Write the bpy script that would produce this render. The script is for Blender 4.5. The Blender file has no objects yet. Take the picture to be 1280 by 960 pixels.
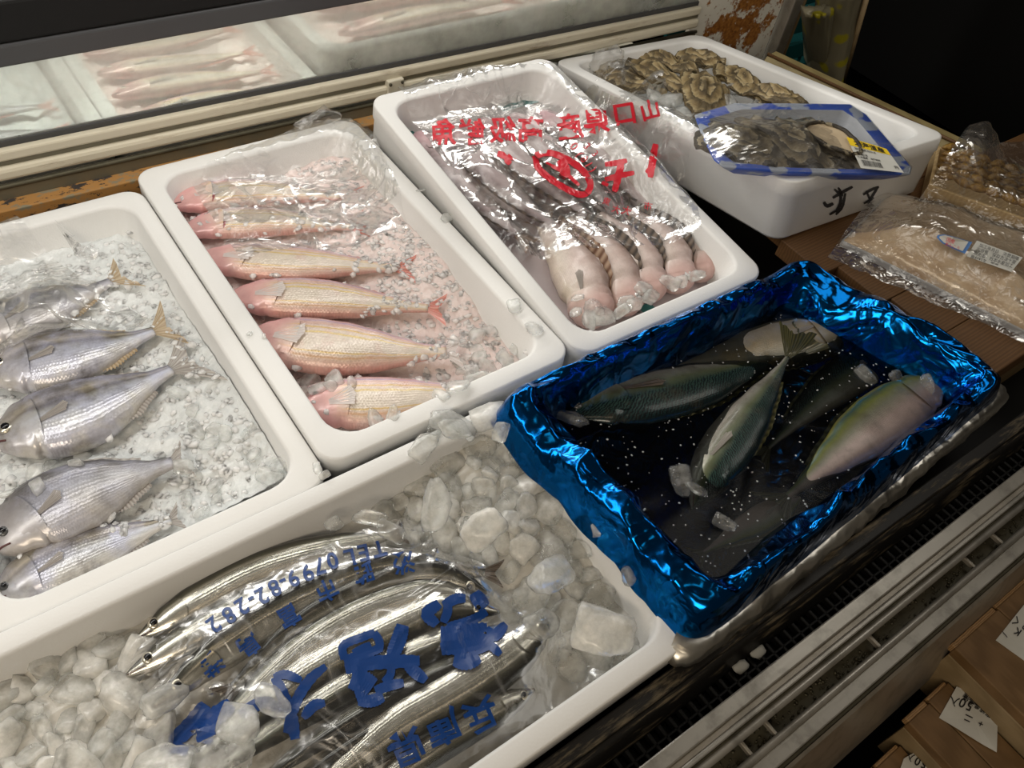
import bpy, bmesh, math, random
from mathutils import Vector, Matrix, noise
from mathutils.bvhtree import BVHTree
from math import sin, cos, pi, sqrt, exp

R = random.Random(7)
SC = bpy.context.scene
COL = SC.collection

# ------------------------------------------------------------------ camera
F_PX = 1052.25
_r = ((0.80790813, -0.57508997, 0.12867002),
      (-0.36905782, -0.66397197, -0.65033648),
      (0.45943527, 0.47792546, -0.74866981))          # rows: image right, image down, forward (world)
RX, RY, RZ = (Vector(v).normalized() for v in _r)
CAM = Vector((0, 0, 0.75))                               # 75 cm above the box rims (z = 0)
cd = bpy.data.cameras.new('camera'); cam = bpy.data.objects.new('camera', cd); COL.objects.link(cam)
m3 = Matrix((RX, -RY, -RZ)).transposed()
cam.matrix_world = Matrix.Translation(CAM) @ m3.to_4x4()
cd.sensor_width = 36; cd.lens = F_PX / 1280 * 36; cd.clip_start = 0.02
SC.camera = cam

# ------------------------------------------------------------------ light
SC.view_settings.view_transform = 'Standard'; SC.view_settings.look = 'None'
SC.view_settings.gamma = 1; SC.view_settings.use_curve_mapping = False
SC.view_settings.exposure = -0.1
w = bpy.data.worlds.new('world'); SC.world = w; w.use_nodes = True
w.node_tree.nodes['Background'].inputs[0].default_value = (1.0, 0.86, 0.68, 1)
w.node_tree.nodes['Background'].inputs[1].default_value = 0.05

def area(name, loc, to, sx, sy, power, col):
    l = bpy.data.lights.new(name, 'AREA'); l.shape = 'RECTANGLE'; l.size = sx; l.size_y = sy
    l.energy = power; l.color = col
    o = bpy.data.objects.new(name, l); COL.objects.link(o); o.location = loc
    o.rotation_euler = (Vector(to) - Vector(loc)).to_track_quat('-Z', 'Y').to_euler()
    return o
area('case_tube_light', (0.12, 0.88, 0.62), (0.14, 0.82, 0), 2.5, 0.09, 8.6, (1.0, 0.97, 0.91))
area('right_fill', (1.35, 0.35, 1.05), (1.45, 1.05, 0), 0.7, 0.6, 2.9, (1.0, 0.95, 0.86))  # added fill out of view, brightens the rust panel and oyster box
area('ceiling_fill', (0.1, 0.1, 1.9), (0.35, 0.5, 0), 0.5, 0.3, 1.2, (1.0, 0.78, 0.54))  # unseen light overhead, warm fill for the counter front
area('viewer_fill', (-0.75, -0.45, 1.10), (0.8, 0.5, 0), 0.9, 0.35, 11.0, (1.0, 0.85, 0.66))  # added warm fill behind the camera for front and left-facing walls
area('inner_case_light', (0.55, 1.50, 0.45), (0.55, 1.38, 0), 1.3, 0.1, 12.0, (1.0, 0.97, 0.90))

def at(px, py, z=0.0):
    d = RX * ((px - 640) / F_PX) + RY * ((py - 480) / F_PX) + RZ
    return CAM + d * ((z - CAM.z) / d.z)

# ------------------------------------------------------------------ node materials
class NT:
    def __init__(s, name):
        s.m = bpy.data.materials.new(name); s.m.use_nodes = True
        s.t = s.m.node_tree; s.t.nodes.clear()
        s.out = s.t.nodes.new('ShaderNodeOutputMaterial')
    def n(s, typ, ins=None, out=0, **pr):
        nd = s.t.nodes.new('ShaderNode' + typ)
        for k, v in pr.items(): setattr(nd, k, v)
        for k, v in (ins or {}).items():
            s.set(nd.inputs[k], v)
        nd_out = nd.outputs[out]
        return nd_out
    def set(s, sock, v):
        if isinstance(v, bpy.types.NodeSocket): s.t.links.new(v, sock)
        elif isinstance(v, (tuple, list)) and len(v) == 3 and sock.type == 'RGBA': sock.default_value = (*v, 1)
        else: sock.default_value = v
    def ramp(s, fac, stops, interp='LINEAR'):
        nd = s.t.nodes.new('ShaderNodeValToRGB'); s.set(nd.inputs[0], fac)
        cr = nd.color_ramp; cr.interpolation = interp
        while len(cr.elements) < len(stops): cr.elements.new(0.5)
        for e, (p, c) in zip(cr.elements, stops):
            e.position = p; e.color = (*c, 1) if len(c) == 3 else c
        return nd.outputs[0]
    def f(s, op, a, b=0.0, c=0.0):
        nd = s.t.nodes.new('ShaderNodeMath'); nd.operation = op
        for i, v in enumerate((a, b, c)): s.set(nd.inputs[i], v)
        return nd.outputs[0]
    def mix(s, fac, a, b, mode='MIX'):
        nd = s.t.nodes.new('ShaderNodeMix'); nd.data_type = 'RGBA'; nd.blend_type = mode
        s.set(nd.inputs[0], fac); s.set(nd.inputs[6], a); s.set(nd.inputs[7], b)
        return nd.outputs[2]
    def coord(s, which='Object', scale=(1, 1, 1), loc=(0, 0, 0), rot=(0, 0, 0)):
        if which == 'Position': c = s.n('NewGeometry', out=0)
        else:
            nd = s.t.nodes.new('ShaderNodeTexCoord'); c = nd.outputs[which]
        return s.n('Mapping', {0: c, 1: loc, 2: rot, 3: scale})
    def noise(s, vec, scale, detail=3, rough=.55, dist=0, col=False):
        return s.n('TexNoise', {'Vector': vec, 'Scale': scale, 'Detail': detail, 'Roughness': rough, 'Distortion': dist}, out=1 if col else 0)
    def voro(s, vec, scale, rnd=1.0, feature='F1', out=0):
        return s.n('TexVoronoi', {'Vector': vec, 'Scale': scale, 'Randomness': rnd}, out=out, feature=feature)
    def bump(s, h, strength=.3, dist=.002, normal=None):
        i = {'Height': h, 'Strength': strength, 'Distance': dist}
        if normal: i['Normal'] = normal
        return s.n('Bump', i)
    def done(s, sh):
        s.t.links.new(sh, s.out.inputs[0]); return s.m
    def pbr(s, col, rough=.5, metal=0, normal=None, **kw):
        i = {'Base Color': col, 'Roughness': rough, 'Metallic': metal}
        if normal: i['Normal'] = normal
        for k, v in kw.items(): i[k.replace('_', ' ')] = v
        return s.n('BsdfPrincipled', i)

M = {}
def simple(name, col, rough=.5, metal=0, **kw):
    t = NT(name); M[name] = t.done(t.pbr(col, rough, metal, **kw)); return M[name]

def build_materials():
    simple('ink_blue', (0.005, 0.045, 0.21), .35)
    simple('ink_red', (0.62, 0.012, 0.03), .35)
    simple('ink_black', (0.012, 0.011, 0.012), .6)
    simple('pupil', (0.006, 0.006, 0.008), .12)
    simple('eye_silver', (0.62, 0.58, 0.48), .22, .7)
    simple('eye_dark', (0.10, 0.10, 0.10), .2, .3)
    simple('black_void', (0.004, 0.004, 0.004), .9)
    simple('label_yellow', (0.85, 0.60, 0.02), .5)
    simple('sticker_blue', (0.08, 0.22, 0.55), .5)
    simple('white_enamel', (0.62, 0.58, 0.47), .35)
    simple('teal_sheet', (0.02, 0.13, 0.12), .5)
    simple('gill_red', (0.38, 0.06, 0.07), .35)
    simple('mouth_dark', (0.10, 0.03, 0.03), .4)
    simple('oyster_pearl', (0.50, 0.40, 0.27), .3)
    simple('teal_crate', (0.004, 0.075, 0.075), .5)
    # foam
    t = NT('foam'); p = t.coord('Position')
    h = t.voro(p, 420); n2 = t.noise(p, 14, 4)
    c = t.mix(t.f('MULTIPLY', n2, .22), (0.80, 0.80, 0.79), (0.68, 0.67, 0.64))
    M['foam'] = t.done(t.pbr(c, .55, 0, t.bump(h, .10, .0012), Specular_IOR_Level=.3))
    t = NT('foam_pink'); p = t.coord('Position')
    h = t.voro(p, 330)
    M['foam_pink'] = t.done(t.pbr((0.78, 0.66, 0.64), .45, 0, t.bump(h, .2, .002)))
    # ice chunks
    def ice(name, clear, tint, rough=.10):
        t = NT(name); p = t.coord('Position')
        fog = t.noise(p, 40, 4, .6)
        fac = t.ramp(fog, [(.32, (clear[0],) * 3), (.68, (clear[1],) * 3)])
        bm = t.bump(t.noise(p, 130, 4, .6), .3, .003)
        tr = t.n('BsdfTransparent', {0: (0.95, 0.96, 0.96)})
        df = t.n('BsdfPrincipled', {'Base Color': tint, 'Roughness': rough, 'Normal': bm, 'Subsurface Weight': 1.0, 'Subsurface Radius': (.02, .02, .02), 'Subsurface Scale': .12, 'IOR': 1.31, 'Coat Weight': .5, 'Coat Roughness': .05})
        body = t.n('MixShader', {0: fac, 1: tr, 2: df})
        gl = t.n('BsdfGlossy', {0: (1, 1, 1), 'Roughness': rough, 'Normal': bm})
        fr = t.n('Fresnel', {'IOR': 1.31, 'Normal': bm})
        M[name] = t.done(t.n('MixShader', {0: t.f('MULTIPLY', fr, .6), 1: body, 2: gl}))
    ice('ice_clear', (.08, .44), (0.93, 0.92, 0.88))  # warm light is tinted into the clear, dark and frosted ice colours
    ice('ice_dark', (.03, .26), (0.80, 0.79, 0.75))
    ice('ice_frosted', (.25, .75), (0.92, 0.90, 0.85))
    ice('ice_crushed', (.55, .95), (0.97, 0.97, 0.96))
    ice('ice_crushed_pink', (.50, .90), (0.97, 0.88, 0.86))
    # ice bed (packed crushed ice)
    def bed(name, col, sc=90, st=.9):
        t = NT(name); p = t.coord('Position')
        a = t.voro(p, sc); b = t.noise(p, sc * 2.2, 4, .65)
        h = t.f('ADD', t.f('MULTIPLY', a, .9), t.f('MULTIPLY', b, .6))
        cc = t.mix(t.noise(p, 18, 4, .6), col[0], col[1])
        bm = t.bump(h, st, .006)
        M[name] = t.done(t.pbr(cc, .22, 0, bm, Specular_IOR_Level=.5, Subsurface_Weight=.8, Subsurface_Radius=(.012, .012, .012), Subsurface_Scale=.5))
    bed('ice_bed', ((0.66, 0.70, 0.71), (0.84, 0.85, 0.84)), 70, .6)
    bed('ice_bed_pink', ((0.80, 0.62, 0.59), (0.84, 0.77, 0.74)), 70, .6)
    bed('ice_bed_front', ((0.56, 0.54, 0.49), (0.70, 0.68, 0.63)), 40, .35)  # beige of the warm light put into the front ice colour
    bed('meltwater_bed', ((0.50, 0.42, 0.43), (0.58, 0.52, 0.52)), 20, .12)
    # clear film
    def film(name, base, gloss, rough, sc, tint=(.985, .985, .985)):
        t = NT(name); p = t.coord('Position')
        n1 = t.noise(p, sc * .35, 3, .5, 1.0)
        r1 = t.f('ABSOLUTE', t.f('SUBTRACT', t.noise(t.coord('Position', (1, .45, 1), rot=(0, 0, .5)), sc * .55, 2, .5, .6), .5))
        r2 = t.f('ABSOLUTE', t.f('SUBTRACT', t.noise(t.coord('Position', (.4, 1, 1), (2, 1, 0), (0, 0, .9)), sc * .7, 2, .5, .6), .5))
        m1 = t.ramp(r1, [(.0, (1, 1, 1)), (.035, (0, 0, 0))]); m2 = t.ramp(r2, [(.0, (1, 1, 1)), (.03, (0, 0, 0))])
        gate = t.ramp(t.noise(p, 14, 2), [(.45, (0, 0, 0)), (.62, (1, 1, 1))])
        ms = t.f('MULTIPLY', t.f('MAXIMUM', m1, m2), gate)  # streak mask: crease whitening that also paints in the wrinkle highlights
        bm = t.bump(t.f('ADD', n1, t.f('MULTIPLY', t.f('MINIMUM', r1, r2), -1.2)), .55, .012)
        tr = t.n('BsdfTransparent', {0: tint})
        gl = t.n('BsdfGlossy', {0: (1, 1, 1), 'Roughness': rough, 'Normal': bm})
        df = t.n('BsdfDiffuse', {0: (.86, .86, .86)}); tl = t.n('BsdfTranslucent', {0: (.86, .86, .86)})
        mk = t.n('MixShader', {0: .5, 1: df, 2: tl})
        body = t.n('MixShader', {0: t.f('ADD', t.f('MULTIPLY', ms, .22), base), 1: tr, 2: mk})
        fr = t.n('Fresnel', {'IOR': 1.45})
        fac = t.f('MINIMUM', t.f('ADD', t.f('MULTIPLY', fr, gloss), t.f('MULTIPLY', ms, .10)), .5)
        M[name] = t.done(t.n('MixShader', {0: fac, 1: body, 2: gl}))
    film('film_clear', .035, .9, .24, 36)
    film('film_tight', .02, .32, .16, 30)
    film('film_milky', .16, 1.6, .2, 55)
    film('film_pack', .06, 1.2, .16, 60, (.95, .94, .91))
    # frosted case glass
    t = NT('fogged_glass'); p = t.coord('Position')
    fo = t.noise(p, 9, 5, .6); fo2 = t.noise(t.coord('Position', (1, 1, 1)), 120, 2)
    z = t.n('SeparateXYZ', {0: p}, out=2)
    low = t.n('MapRange', {0: z, 1: .03, 2: .16, 3: .10, 4: .40})
    fac = t.f('ADD', low, t.f('MULTIPLY', t.f('SUBTRACT', fo, .4), 1.2))
    fac = t.f('ADD', t.f('MINIMUM', t.f('MAXIMUM', fac, .06), .50), .09)
    df = t.n('BsdfDiffuse', {0: (.86, .87, .84)}); tl = t.n('BsdfTranslucent', {0: (.86, .87, .84)})
    mk = t.n('MixShader', {0: .6, 1: df, 2: tl})
    tr = t.n('BsdfTransparent', {0: (.92, .96, .93)})
    body = t.n('MixShader', {0: fac, 1: tr, 2: mk})
    gl = t.n('BsdfGlossy', {0: (1, 1, 1), 'Roughness': .05})
    M['fogged_glass'] = t.done(t.n('MixShader', {0: .05, 1: body, 2: gl}))
    # metals
    def metal(name, col, rough, sc=(3, 60, 60), dirt=.5, dcol=(.05, .045, .03)):
        t = NT(name); p = t.coord('Position', sc)
        n1 = t.noise(p, 3, 5, .6); n2 = t.noise(t.coord('Position'), 30, 5, .65)
        d = t.ramp(n2, [(.48, (0, 0, 0)), (.72, (1, 1, 1))])
        c = t.mix(t.f('MULTIPLY', d, dirt), col, dcol)
        r_ = t.f('ADD', rough, t.f('MULTIPLY', n1, .18))
        M[name] = t.done(t.pbr(c, r_, .6, t.bump(n1, .08, .001)))
    metal('steel', (.42, .40, .36), .26)
    metal('steel_dull', (.40, .37, .32), .38, (4, 40, 40), .35)
    metal('panel_steel', (.42, .38, .32), .30, (5, 5, 5), .55, (.10, .085, .06))
    metal('gunk', (.10, .09, .06), .5, (8, 80, 80), .9)
    # black ledge with wear
    t = NT('black_ledge'); p = t.coord('Position', (6, 40, 40))
    d = t.ramp(t.noise(p, 2.2, 6, .7), [(.52, (0, 0, 0)), (.64, (1, 1, 1))])
    c = t.mix(d, (.010, .009, .008), (.16, .13, .085))
    M['black_ledge'] = t.done(t.pbr(c, .5, 0, t.bump(d, .3, .001)))
    simple('black_paint', (.010, .010, .010), .5, Specular_IOR_Level=.2)
    simple('dark_grey', (.055, .055, .058), .4)
    # grey-olive weathered sill with rust
    t = NT('rusty_sill'); p = t.coord('Position')
    n1 = t.noise(t.coord('Position', (14, 26, 26)), 1.6, 7, .7)
    rust = t.ramp(n1, [(.40, (0, 0, 0)), (.46, (1, 1, 1))])
    blk = t.ramp(n1, [(.55, (0, 0, 0)), (.57, (1, 1, 1))])
    c = t.mix(rust, (.20, .18, .12), (.36, .18, .05)); c = t.mix(blk, c, (.035, .028, .025))
    M['rusty_sill'] = t.done(t.pbr(c, .7, 0, t.bump(blk, -.6, .002)))
    simple('olive_metal', (.17, .155, .11), .45, .3)
    t = NT('rust_panel'); p = t.coord('Position')
    g = t.n('VectorMath', {0: p, 1: (1.53, 1.09, -.05)}, out=1, operation='DISTANCE')
    nn = t.noise(p, 26, 7, .72)
    a_ = t.f('SUBTRACT', t.f('ADD', nn, .12), t.f('MULTIPLY', g, 1.6))
    rust = t.ramp(a_, [(.455, (0, 0, 0)), (.50, (1, 1, 1))])
    rc = t.ramp(t.noise(p, 120, 4, .7), [(.3, (.14, .035, .006)), (.7, (.52, .23, .05))])
    c = t.mix(rust, (.82, .79, .70), rc)
    blk = t.ramp(a_, [(.70, (0, 0, 0)), (.73, (1, 1, 1))])
    c = t.mix(blk, c, (.05, .03, .03))
    M['rust_panel'] = t.done(t.pbr(c, .55, 0, t.bump(rust, .4, .001)))
    # cream rail
    t = NT('cream_rail'); p = t.coord('Position', (5, 30, 30))
    d = t.ramp(t.noise(p, 2, 6, .7), [(.58, (0, 0, 0)), (.75, (1, 1, 1))])
    c = t.mix(t.f('MULTIPLY', d, .7), (.62, .57, .45), (.20, .12, .05))
    M['cream_rail'] = t.done(t.pbr(c, .4))
    # wood
    def wood(name, c0, c1, sc=(3, 40, 40), rot=(0, 0, 0)):
        t = NT(name); p = t.coord('Position', sc, (0, 0, 0), rot)
        wv = t.n('TexWave', {'Vector': p, 'Scale': 1.6, 'Distortion': 5.0, 'Detail': 3, 'Detail Scale': 1.2}, out=1, bands_direction='Y')
        n1 = t.noise(p, 4, 6, .65)
        c = t.mix(t.f('ADD', t.f('MULTIPLY', wv, .6), t.f('MULTIPLY', n1, .4)), c0, c1)
        M[name] = t.done(t.pbr(c, .55, 0, t.bump(n1, .2, .001)))
    wood('wood_board', (.085, .038, .012), (.15, .075, .026))
    wood('wood_side', (.22, .17, .07), (.34, .27, .12), (40, 3, 40))
    wood('wood_light', (.46, .32, .15), (.58, .43, .23), (8, 30, 30))
    wood('wood_crate', (.12, .065, .022), (.20, .115, .048), (40, 4, 40))
    wood('wood_grey', (.20, .14, .07), (.30, .22, .12), (30, 4, 30))
    wood('wood_end', (.14, .07, .025), (.42, .26, .12), (60, 90, 90))
    # paper
    t = NT('paper'); p = t.coord('Position'); n1 = t.noise(p, 25, 3)
    M['paper'] = t.done(t.pbr(t.mix(n1, (.50, .50, .46), (.64, .64, .60)), .7, 0, t.bump(n1, .3, .004)))
    # foils
    def foil(name, col, rough):
        t = NT(name); p = t.coord('Position')
        a = t.f('ABSOLUTE', t.f('SUBTRACT', t.noise(p, 11, 2, .5, .8), .5))
        b = t.f('ABSOLUTE', t.f('SUBTRACT', t.noise(t.coord('Position', (1, 1, 1), (3, 5, 1)), 26, 2, .5, .6), .5))
        h = t.f('ADD', t.f('MULTIPLY', a, -2.2), t.f('MULTIPLY', b, -.8))
        M[name] = t.done(t.pbr(col, rough, 1, t.bump(h, .5, .010)))
    foil('foil_blue', (.002, .115, .40), .17)
    foil('foil_silver', (.74, .71, .64), .36)
    # water
    t = NT('water'); p = t.coord('Position')
    bm = t.bump(t.noise(p, 22, 3, .5, .5), .16, .004)
    tr = t.n('BsdfTransparent', {0: (.40, .42, .42)}); gl = t.n('BsdfGlossy', {0: (1, 1, 1), 'Roughness': .16, 'Normal': bm})
    fr = t.n('Fresnel', {'IOR': 1.33, 'Normal': bm})
    M['water'] = t.done(t.n('MixShader', {0: t.f('MULTIPLY', fr, .4), 1: tr, 2: gl}))
    # ---------------- fish skins (UV: u = snout..tail, v = belly 0 .. back 1)
    def fishmat(name, ramp, blot=None, stripes=None, head=None, metal=.3, rough=.28, scale=(80, 26), sb=.35, bars=None, sheen=None, coat=.25, mott=.5):
        t = NT(name); uv = t.coord('UV'); pos = t.coord('Position')
        sep = t.t.nodes.new('ShaderNodeSeparateXYZ'); t.t.links.new(uv, sep.inputs[0]); u, v = sep.outputs[0], sep.outputs[1]
        vj = t.f('ADD', v, t.f('MULTIPLY', t.f('SUBTRACT', t.noise(pos, 40, 4), .5), .10))
        c = t.ramp(vj, ramp)
        if sheen:
            c = t.mix(t.ramp(t.noise(pos, 28, 3), [(.42, (0, 0, 0)), (.62, (sheen[1],) * 3)]), c, sheen[0])
        if stripes:
            for (v0, wd, col, st) in stripes:
                d = t.f('ABSOLUTE', t.f('SUBTRACT', vj, v0))
                k = t.f('MULTIPLY', t.n('MapRange', {0: d, 1: 0, 2: wd, 3: st, 4: 0}), t.n('MapRange', {0: u, 1: .16, 2: .26, 3: 0, 4: 1}))
                c = t.mix(k, c, col)
        if bars:
            q = t.n('CombineXYZ', {0: t.f('MULTIPLY', u, bars[0]), 1: t.f('MULTIPLY', v, bars[1]), 2: 0.0})
            wv = t.n('TexWave', {'Vector': q, 'Scale': 1.0, 'Distortion': 6.0, 'Detail': 2.0, 'Detail Scale': 1.5}, out=1, bands_direction='DIAGONAL')
            k = t.f('MULTIPLY', t.ramp(wv, [(.40, (0, 0, 0)), (.60, (1, 1, 1))]), t.n('MapRange', {0: vj, 1: .52, 2: .62, 3: 0, 4: bars[2]}))
            c = t.mix(k, c, bars[3])
        if blot:
            k = t.f('MULTIPLY', t.ramp(t.noise(t.coord('Position', (1, 1, 1), (4, 2, 0)), blot[1], 5, .65), [(.50, (0, 0, 0)), (.70, (1, 1, 1))]), blot[2])
            c = t.mix(k, c, blot[0])
        c = t.mix(t.f('MULTIPLY', t.ramp(t.noise(pos, 90, 5, .7), [(.40, (0, 0, 0)), (.62, (1, 1, 1))]), mott * .5), c, t.mix(1.0, c, (.55, .53, .50), 'MULTIPLY'))
        eb = t.f('MULTIPLY', t.n('MapRange', {0: u, 1: .0, 2: .24, 3: 1, 4: 0}), t.ramp(t.noise(pos, 70, 4, .65), [(.45, (0, 0, 0)), (.60, (1, 1, 1))]))
        c = t.mix(t.f('MULTIPLY', eb, .55), c, t.mix(1.0, c, (.50, .46, .44), 'MULTIPLY'))
        if head:
            k = t.f('MULTIPLY', t.n('MapRange', {0: t.f('ADD', u, t.f('MULTIPLY', t.noise(pos, 60, 4), .06)), 1: .16, 2: .30, 3: 1, 4: 0}), head[1])
            c = t.mix(k, c, head[0])
        sv = t.f('MULTIPLY', v, scale[1])
        q = t.n('CombineXYZ', {0: t.f('ADD', t.f('MULTIPLY', u, scale[0]), t.f('MULTIPLY', t.f('FLOOR', sv), .5)), 1: sv, 2: 0.0})
        vo = t.voro(q, 1.0, .30)
        mask = t.n('MapRange', {0: u, 1: .20, 2: .26, 3: 0, 4: 1})
        h = t.f('ADD', t.f('MULTIPLY', t.f('MULTIPLY', vo, -1.0), mask), t.f('MULTIPLY', t.noise(pos, 140, 3), .35))
        cm = t.mix(t.f('MULTIPLY', t.f('MULTIPLY', vo, mask), .28), c, t.mix(1.0, c, (.45, .45, .45), 'MULTIPLY'))
        M[name] = t.done(t.pbr(cm, rough, metal, t.bump(h, sb, .0012), Coat_Weight=coat, Coat_Roughness=.12, Specular_IOR_Level=.5))
    fishmat('skin_silver', [(0, (.74, .70, .64)), (.22, (.66, .65, .63)), (.44, (.56, .58, .64)), (.52, (.42, .42, .41)), (.58, (.17, .15, .12)), (.66, (.46, .41, .32)), (.76, (.18, .155, .115)), (.88, (.085, .07, .055)), (1, (.05, .042, .035))],
            blot=((.10, .085, .07), 22, .8), sheen=((.52, .54, .74), .5), metal=.2, rough=.26, scale=(55, 20), head=((.50, .46, .42), .35))
    fishmat('skin_silver_pale', [(0, (.60, .56, .52)), (.3, (.52, .50, .50)), (.52, (.42, .42, .45)), (.68, (.22, .21, .23)), (.82, (.12, .115, .12)), (1, (.06, .055, .055))],
            blot=((.13, .12, .11), 20, .55), sheen=((.50, .52, .68), .4), metal=.2, rough=.3, scale=(60, 22), head=((.44, .41, .40), .5))
    fishmat('skin_pink', [(0, (.74, .40, .34)), (.14, (.72, .55, .44)), (.30, (.74, .66, .56)), (.55, (.76, .67, .57)), (.75, (.74, .52, .47)), (.9, (.64, .40, .46)), (1, (.62, .36, .36))],
            stripes=[(.16, .04, (.62, .34, .16), .7), (.24, .025, (.74, .50, .12), .8), (.56, .03, (.74, .54, .14), .85), (.66, .03, (.74, .50, .12), .9), (.75, .025, (.76, .46, .36), .8), (.83, .03, (.46, .36, .60), .8), (.91, .03, (.70, .40, .36), .8)],
            sheen=((.76, .64, .60), .35), blot=((.66, .36, .32), 34, .45), head=((.66, .30, .31), .7), metal=.08, rough=.3, scale=(60, 22), sb=.5)
    fishmat('skin_saury', [(0, (.52, .50, .44)), (.30, (.72, .70, .62)), (.50, (.58, .57, .50)), (.58, (.28, .27, .22)), (.62, (.62, .60, .52)), (.70, (.16, .16, .12)), (.85, (.035, .036, .030)), (1, (.02, .021, .018))],
            blot=((.16, .15, .12), 26, .4), metal=.75, rough=.24, scale=(150, 16), sb=.3, coat=.8)
    fishmat('skin_mackerel', [(0, (.42, .38, .33)), (.20, (.40, .37, .32)), (.36, (.28, .28, .22)), (.46, (.15, .17, .09)), (.60, (.035, .075, .062)), (1, (.008, .025, .030))],
            bars=(46, 9, .85, (.006, .010, .012)), blot=((.08, .07, .05), 26, .6), metal=.3, rough=.26, scale=(130, 40), sb=.25)
    fishmat('skin_mackerel_belly', [(0, (.50, .42, .30)), (.3, (.48, .42, .32)), (.6, (.42, .37, .28)), (.78, (.14, .13, .09)), (1, (.02, .03, .03))],
            blot=((.62, .42, .16), 26, .5), metal=.35, rough=.26, scale=(130, 40), sb=.25)
    fishmat('skin_mackerel_side', [(0, (.30, .22, .19)), (.45, (.34, .26, .23)), (.62, (.22, .22, .16)), (.78, (.17, .19, .05)), (.90, (.03, .08, .06)), (1, (.26, .23, .03))],
            blot=((.10, .085, .07), 24, .55), metal=.25, rough=.3, scale=(130, 40), sb=.2)
    fishmat('skin_white', [(0, (.70, .61, .59)), (.45, (.64, .55, .55)), (.75, (.44, .36, .36)), (.92, (.17, .12, .12)), (1, (.09, .06, .06))],
            blot=((.40, .32, .33), 16, .5), sheen=((.70, .64, .64), .6), head=((.62, .36, .40), .6), metal=.0, rough=.38, scale=(90, 30), sb=.25)
    fishmat('skin_cream', [(0, (.72, .62, .50)), (.35, (.70, .62, .55)), (.65, (.62, .50, .46)), (.85, (.40, .29, .25)), (1, (.26, .17, .14))],
            sheen=((.70, .58, .55), .5), blot=((.50, .34, .30), 30, .4), head=((.60, .38, .35), .7), metal=.0, rough=.4, scale=(90, 30), sb=.2)
    # fins
    def finmat(name, c0, c1, alpha, freq=38):
        t = NT(name); uv = t.coord('UV'); sep = t.t.nodes.new('ShaderNodeSeparateXYZ'); t.t.links.new(uv, sep.inputs[0])
        s_ = t.f('SINE', t.f('MULTIPLY', sep.outputs[1], freq * 2))
        k = t.n('MapRange', {0: s_, 1: -1, 2: 1, 3: 0, 4: 1})
        c = t.mix(k, c0, c1)
        pb = t.pbr(c, .3, 0, t.bump(k, .5, .001), Coat_Weight=.4)
        tl = t.n('BsdfTranslucent', {0: c}); tr = t.n('BsdfTransparent', {0: (1, 1, 1)})
        mk = t.n('MixShader', {0: .25, 1: pb, 2: tl})
        M[name] = t.done(t.n('MixShader', {0: alpha, 1: tr, 2: mk}))
    finmat('fin_brown', (.42, .30, .17), (.62, .50, .34), .9)
    finmat('fin_grey', (.34, .30, .27), (.56, .52, .48), .88)
    finmat('fin_red', (.66, .16, .12), (.74, .32, .24), .9)
    finmat('fin_pale', (.66, .58, .54), (.78, .72, .70), .8)
    finmat('fin_white', (.74, .66, .64), (.86, .82, .80), .92)
    finmat('fin_dark', (.05, .04, .035), (.22, .17, .13), .95)
    finmat('fin_olive', (.03, .033, .01), (.12, .11, .04), .97)
    finmat('fin_rust', (.17, .08, .045), (.48, .34, .24), .95)
    # oyster
    def oyst(name, ca, cb, cc, cd):
        t = NT(name); uv = t.coord('UV'); p = t.coord('Position')
        sep = t.t.nodes.new('ShaderNodeSeparateXYZ'); t.t.links.new(uv, sep.inputs[0])
        n1 = t.noise(p, 26, 6, .7, .6)
        lay = t.f('FRACT', t.f('ADD', t.f('MULTIPLY', sep.outputs[0], 3.2), t.f('MULTIPLY', n1, 2.2)))
        c = t.ramp(t.f('ADD', t.f('MULTIPLY', lay, .45), t.f('MULTIPLY', t.noise(p, 55, 6, .75), .6)), [(.30, ca), (.46, cb), (.64, cc), (.86, cd)])
        c = t.mix(t.ramp(n1, [(.47, (0, 0, 0)), (.58, (.85, .85, .85))]), c, ca)
        M[name] = t.done(t.pbr(c, .48, 0, t.bump(t.f('ADD', t.f('MULTIPLY', lay, .5), t.noise(p, 70, 6, .75)), .7, .006)))
    oyst('oyster_shell', (.06, .042, .018), (.24, .17, .075), (.42, .32, .16), (.58, .50, .33))
    oyst('oyster_dark', (.018, .013, .007), (.075, .055, .026), (.19, .15, .085), (.40, .36, .26))
    # tray: blue rim with pale marbling
    t = NT('tray_blue'); p = t.coord('Position')
    k = t.ramp(t.noise(p, 26, 2, .4), [(.53, (0, 0, 0)), (.56, (1, 1, 1))])
    s2 = t.noise(p, 260, 3, .7)
    c = t.mix(k, t.mix(s2, (.02, .06, .36), (.06, .13, .52)), (.34, .38, .46))
    M['tray_blue'] = t.done(t.pbr(c, .35))
    simple('tray_grey', (.36, .38, .42), .35)
    # pale meat, sea urchin
    t = NT('pale_meat'); p = t.coord('Position'); n1 = t.noise(p, 24, 5, .6)
    c = t.ramp(n1, [(.3, (.44, .30, .18)), (.5, (.58, .44, .30)), (.7, (.68, .56, .42))])
    M['pale_meat'] = t.done(t.pbr(c, .35, 0, t.bump(n1, .4, .005), Coat_Weight=.5))
    t = NT('urchin'); p = t.coord('Position'); n1 = t.noise(p, 180, 4, .6)
    c = t.ramp(n1, [(.3, (.13, .06, .012)), (.55, (.27, .15, .025)), (.75, (.40, .26, .05))])
    M['urchin'] = t.done(t.pbr(c, .4, 0, t.bump(n1, .6, .003)))
    # wrapped bouquet paper: pale plastic with yellow dots
    t = NT('dotted_wrap'); p = t.coord('Position'); d = t.voro(p, 16, .9)
    k = t.ramp(d, [(.24, (1, 1, 1)), (.30, (0, 0, 0))])
    c = t.mix(k, (.20, .18, .12), (.32, .28, .02))
    M['dotted_wrap'] = t.done(t.pbr(c, .35))
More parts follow.
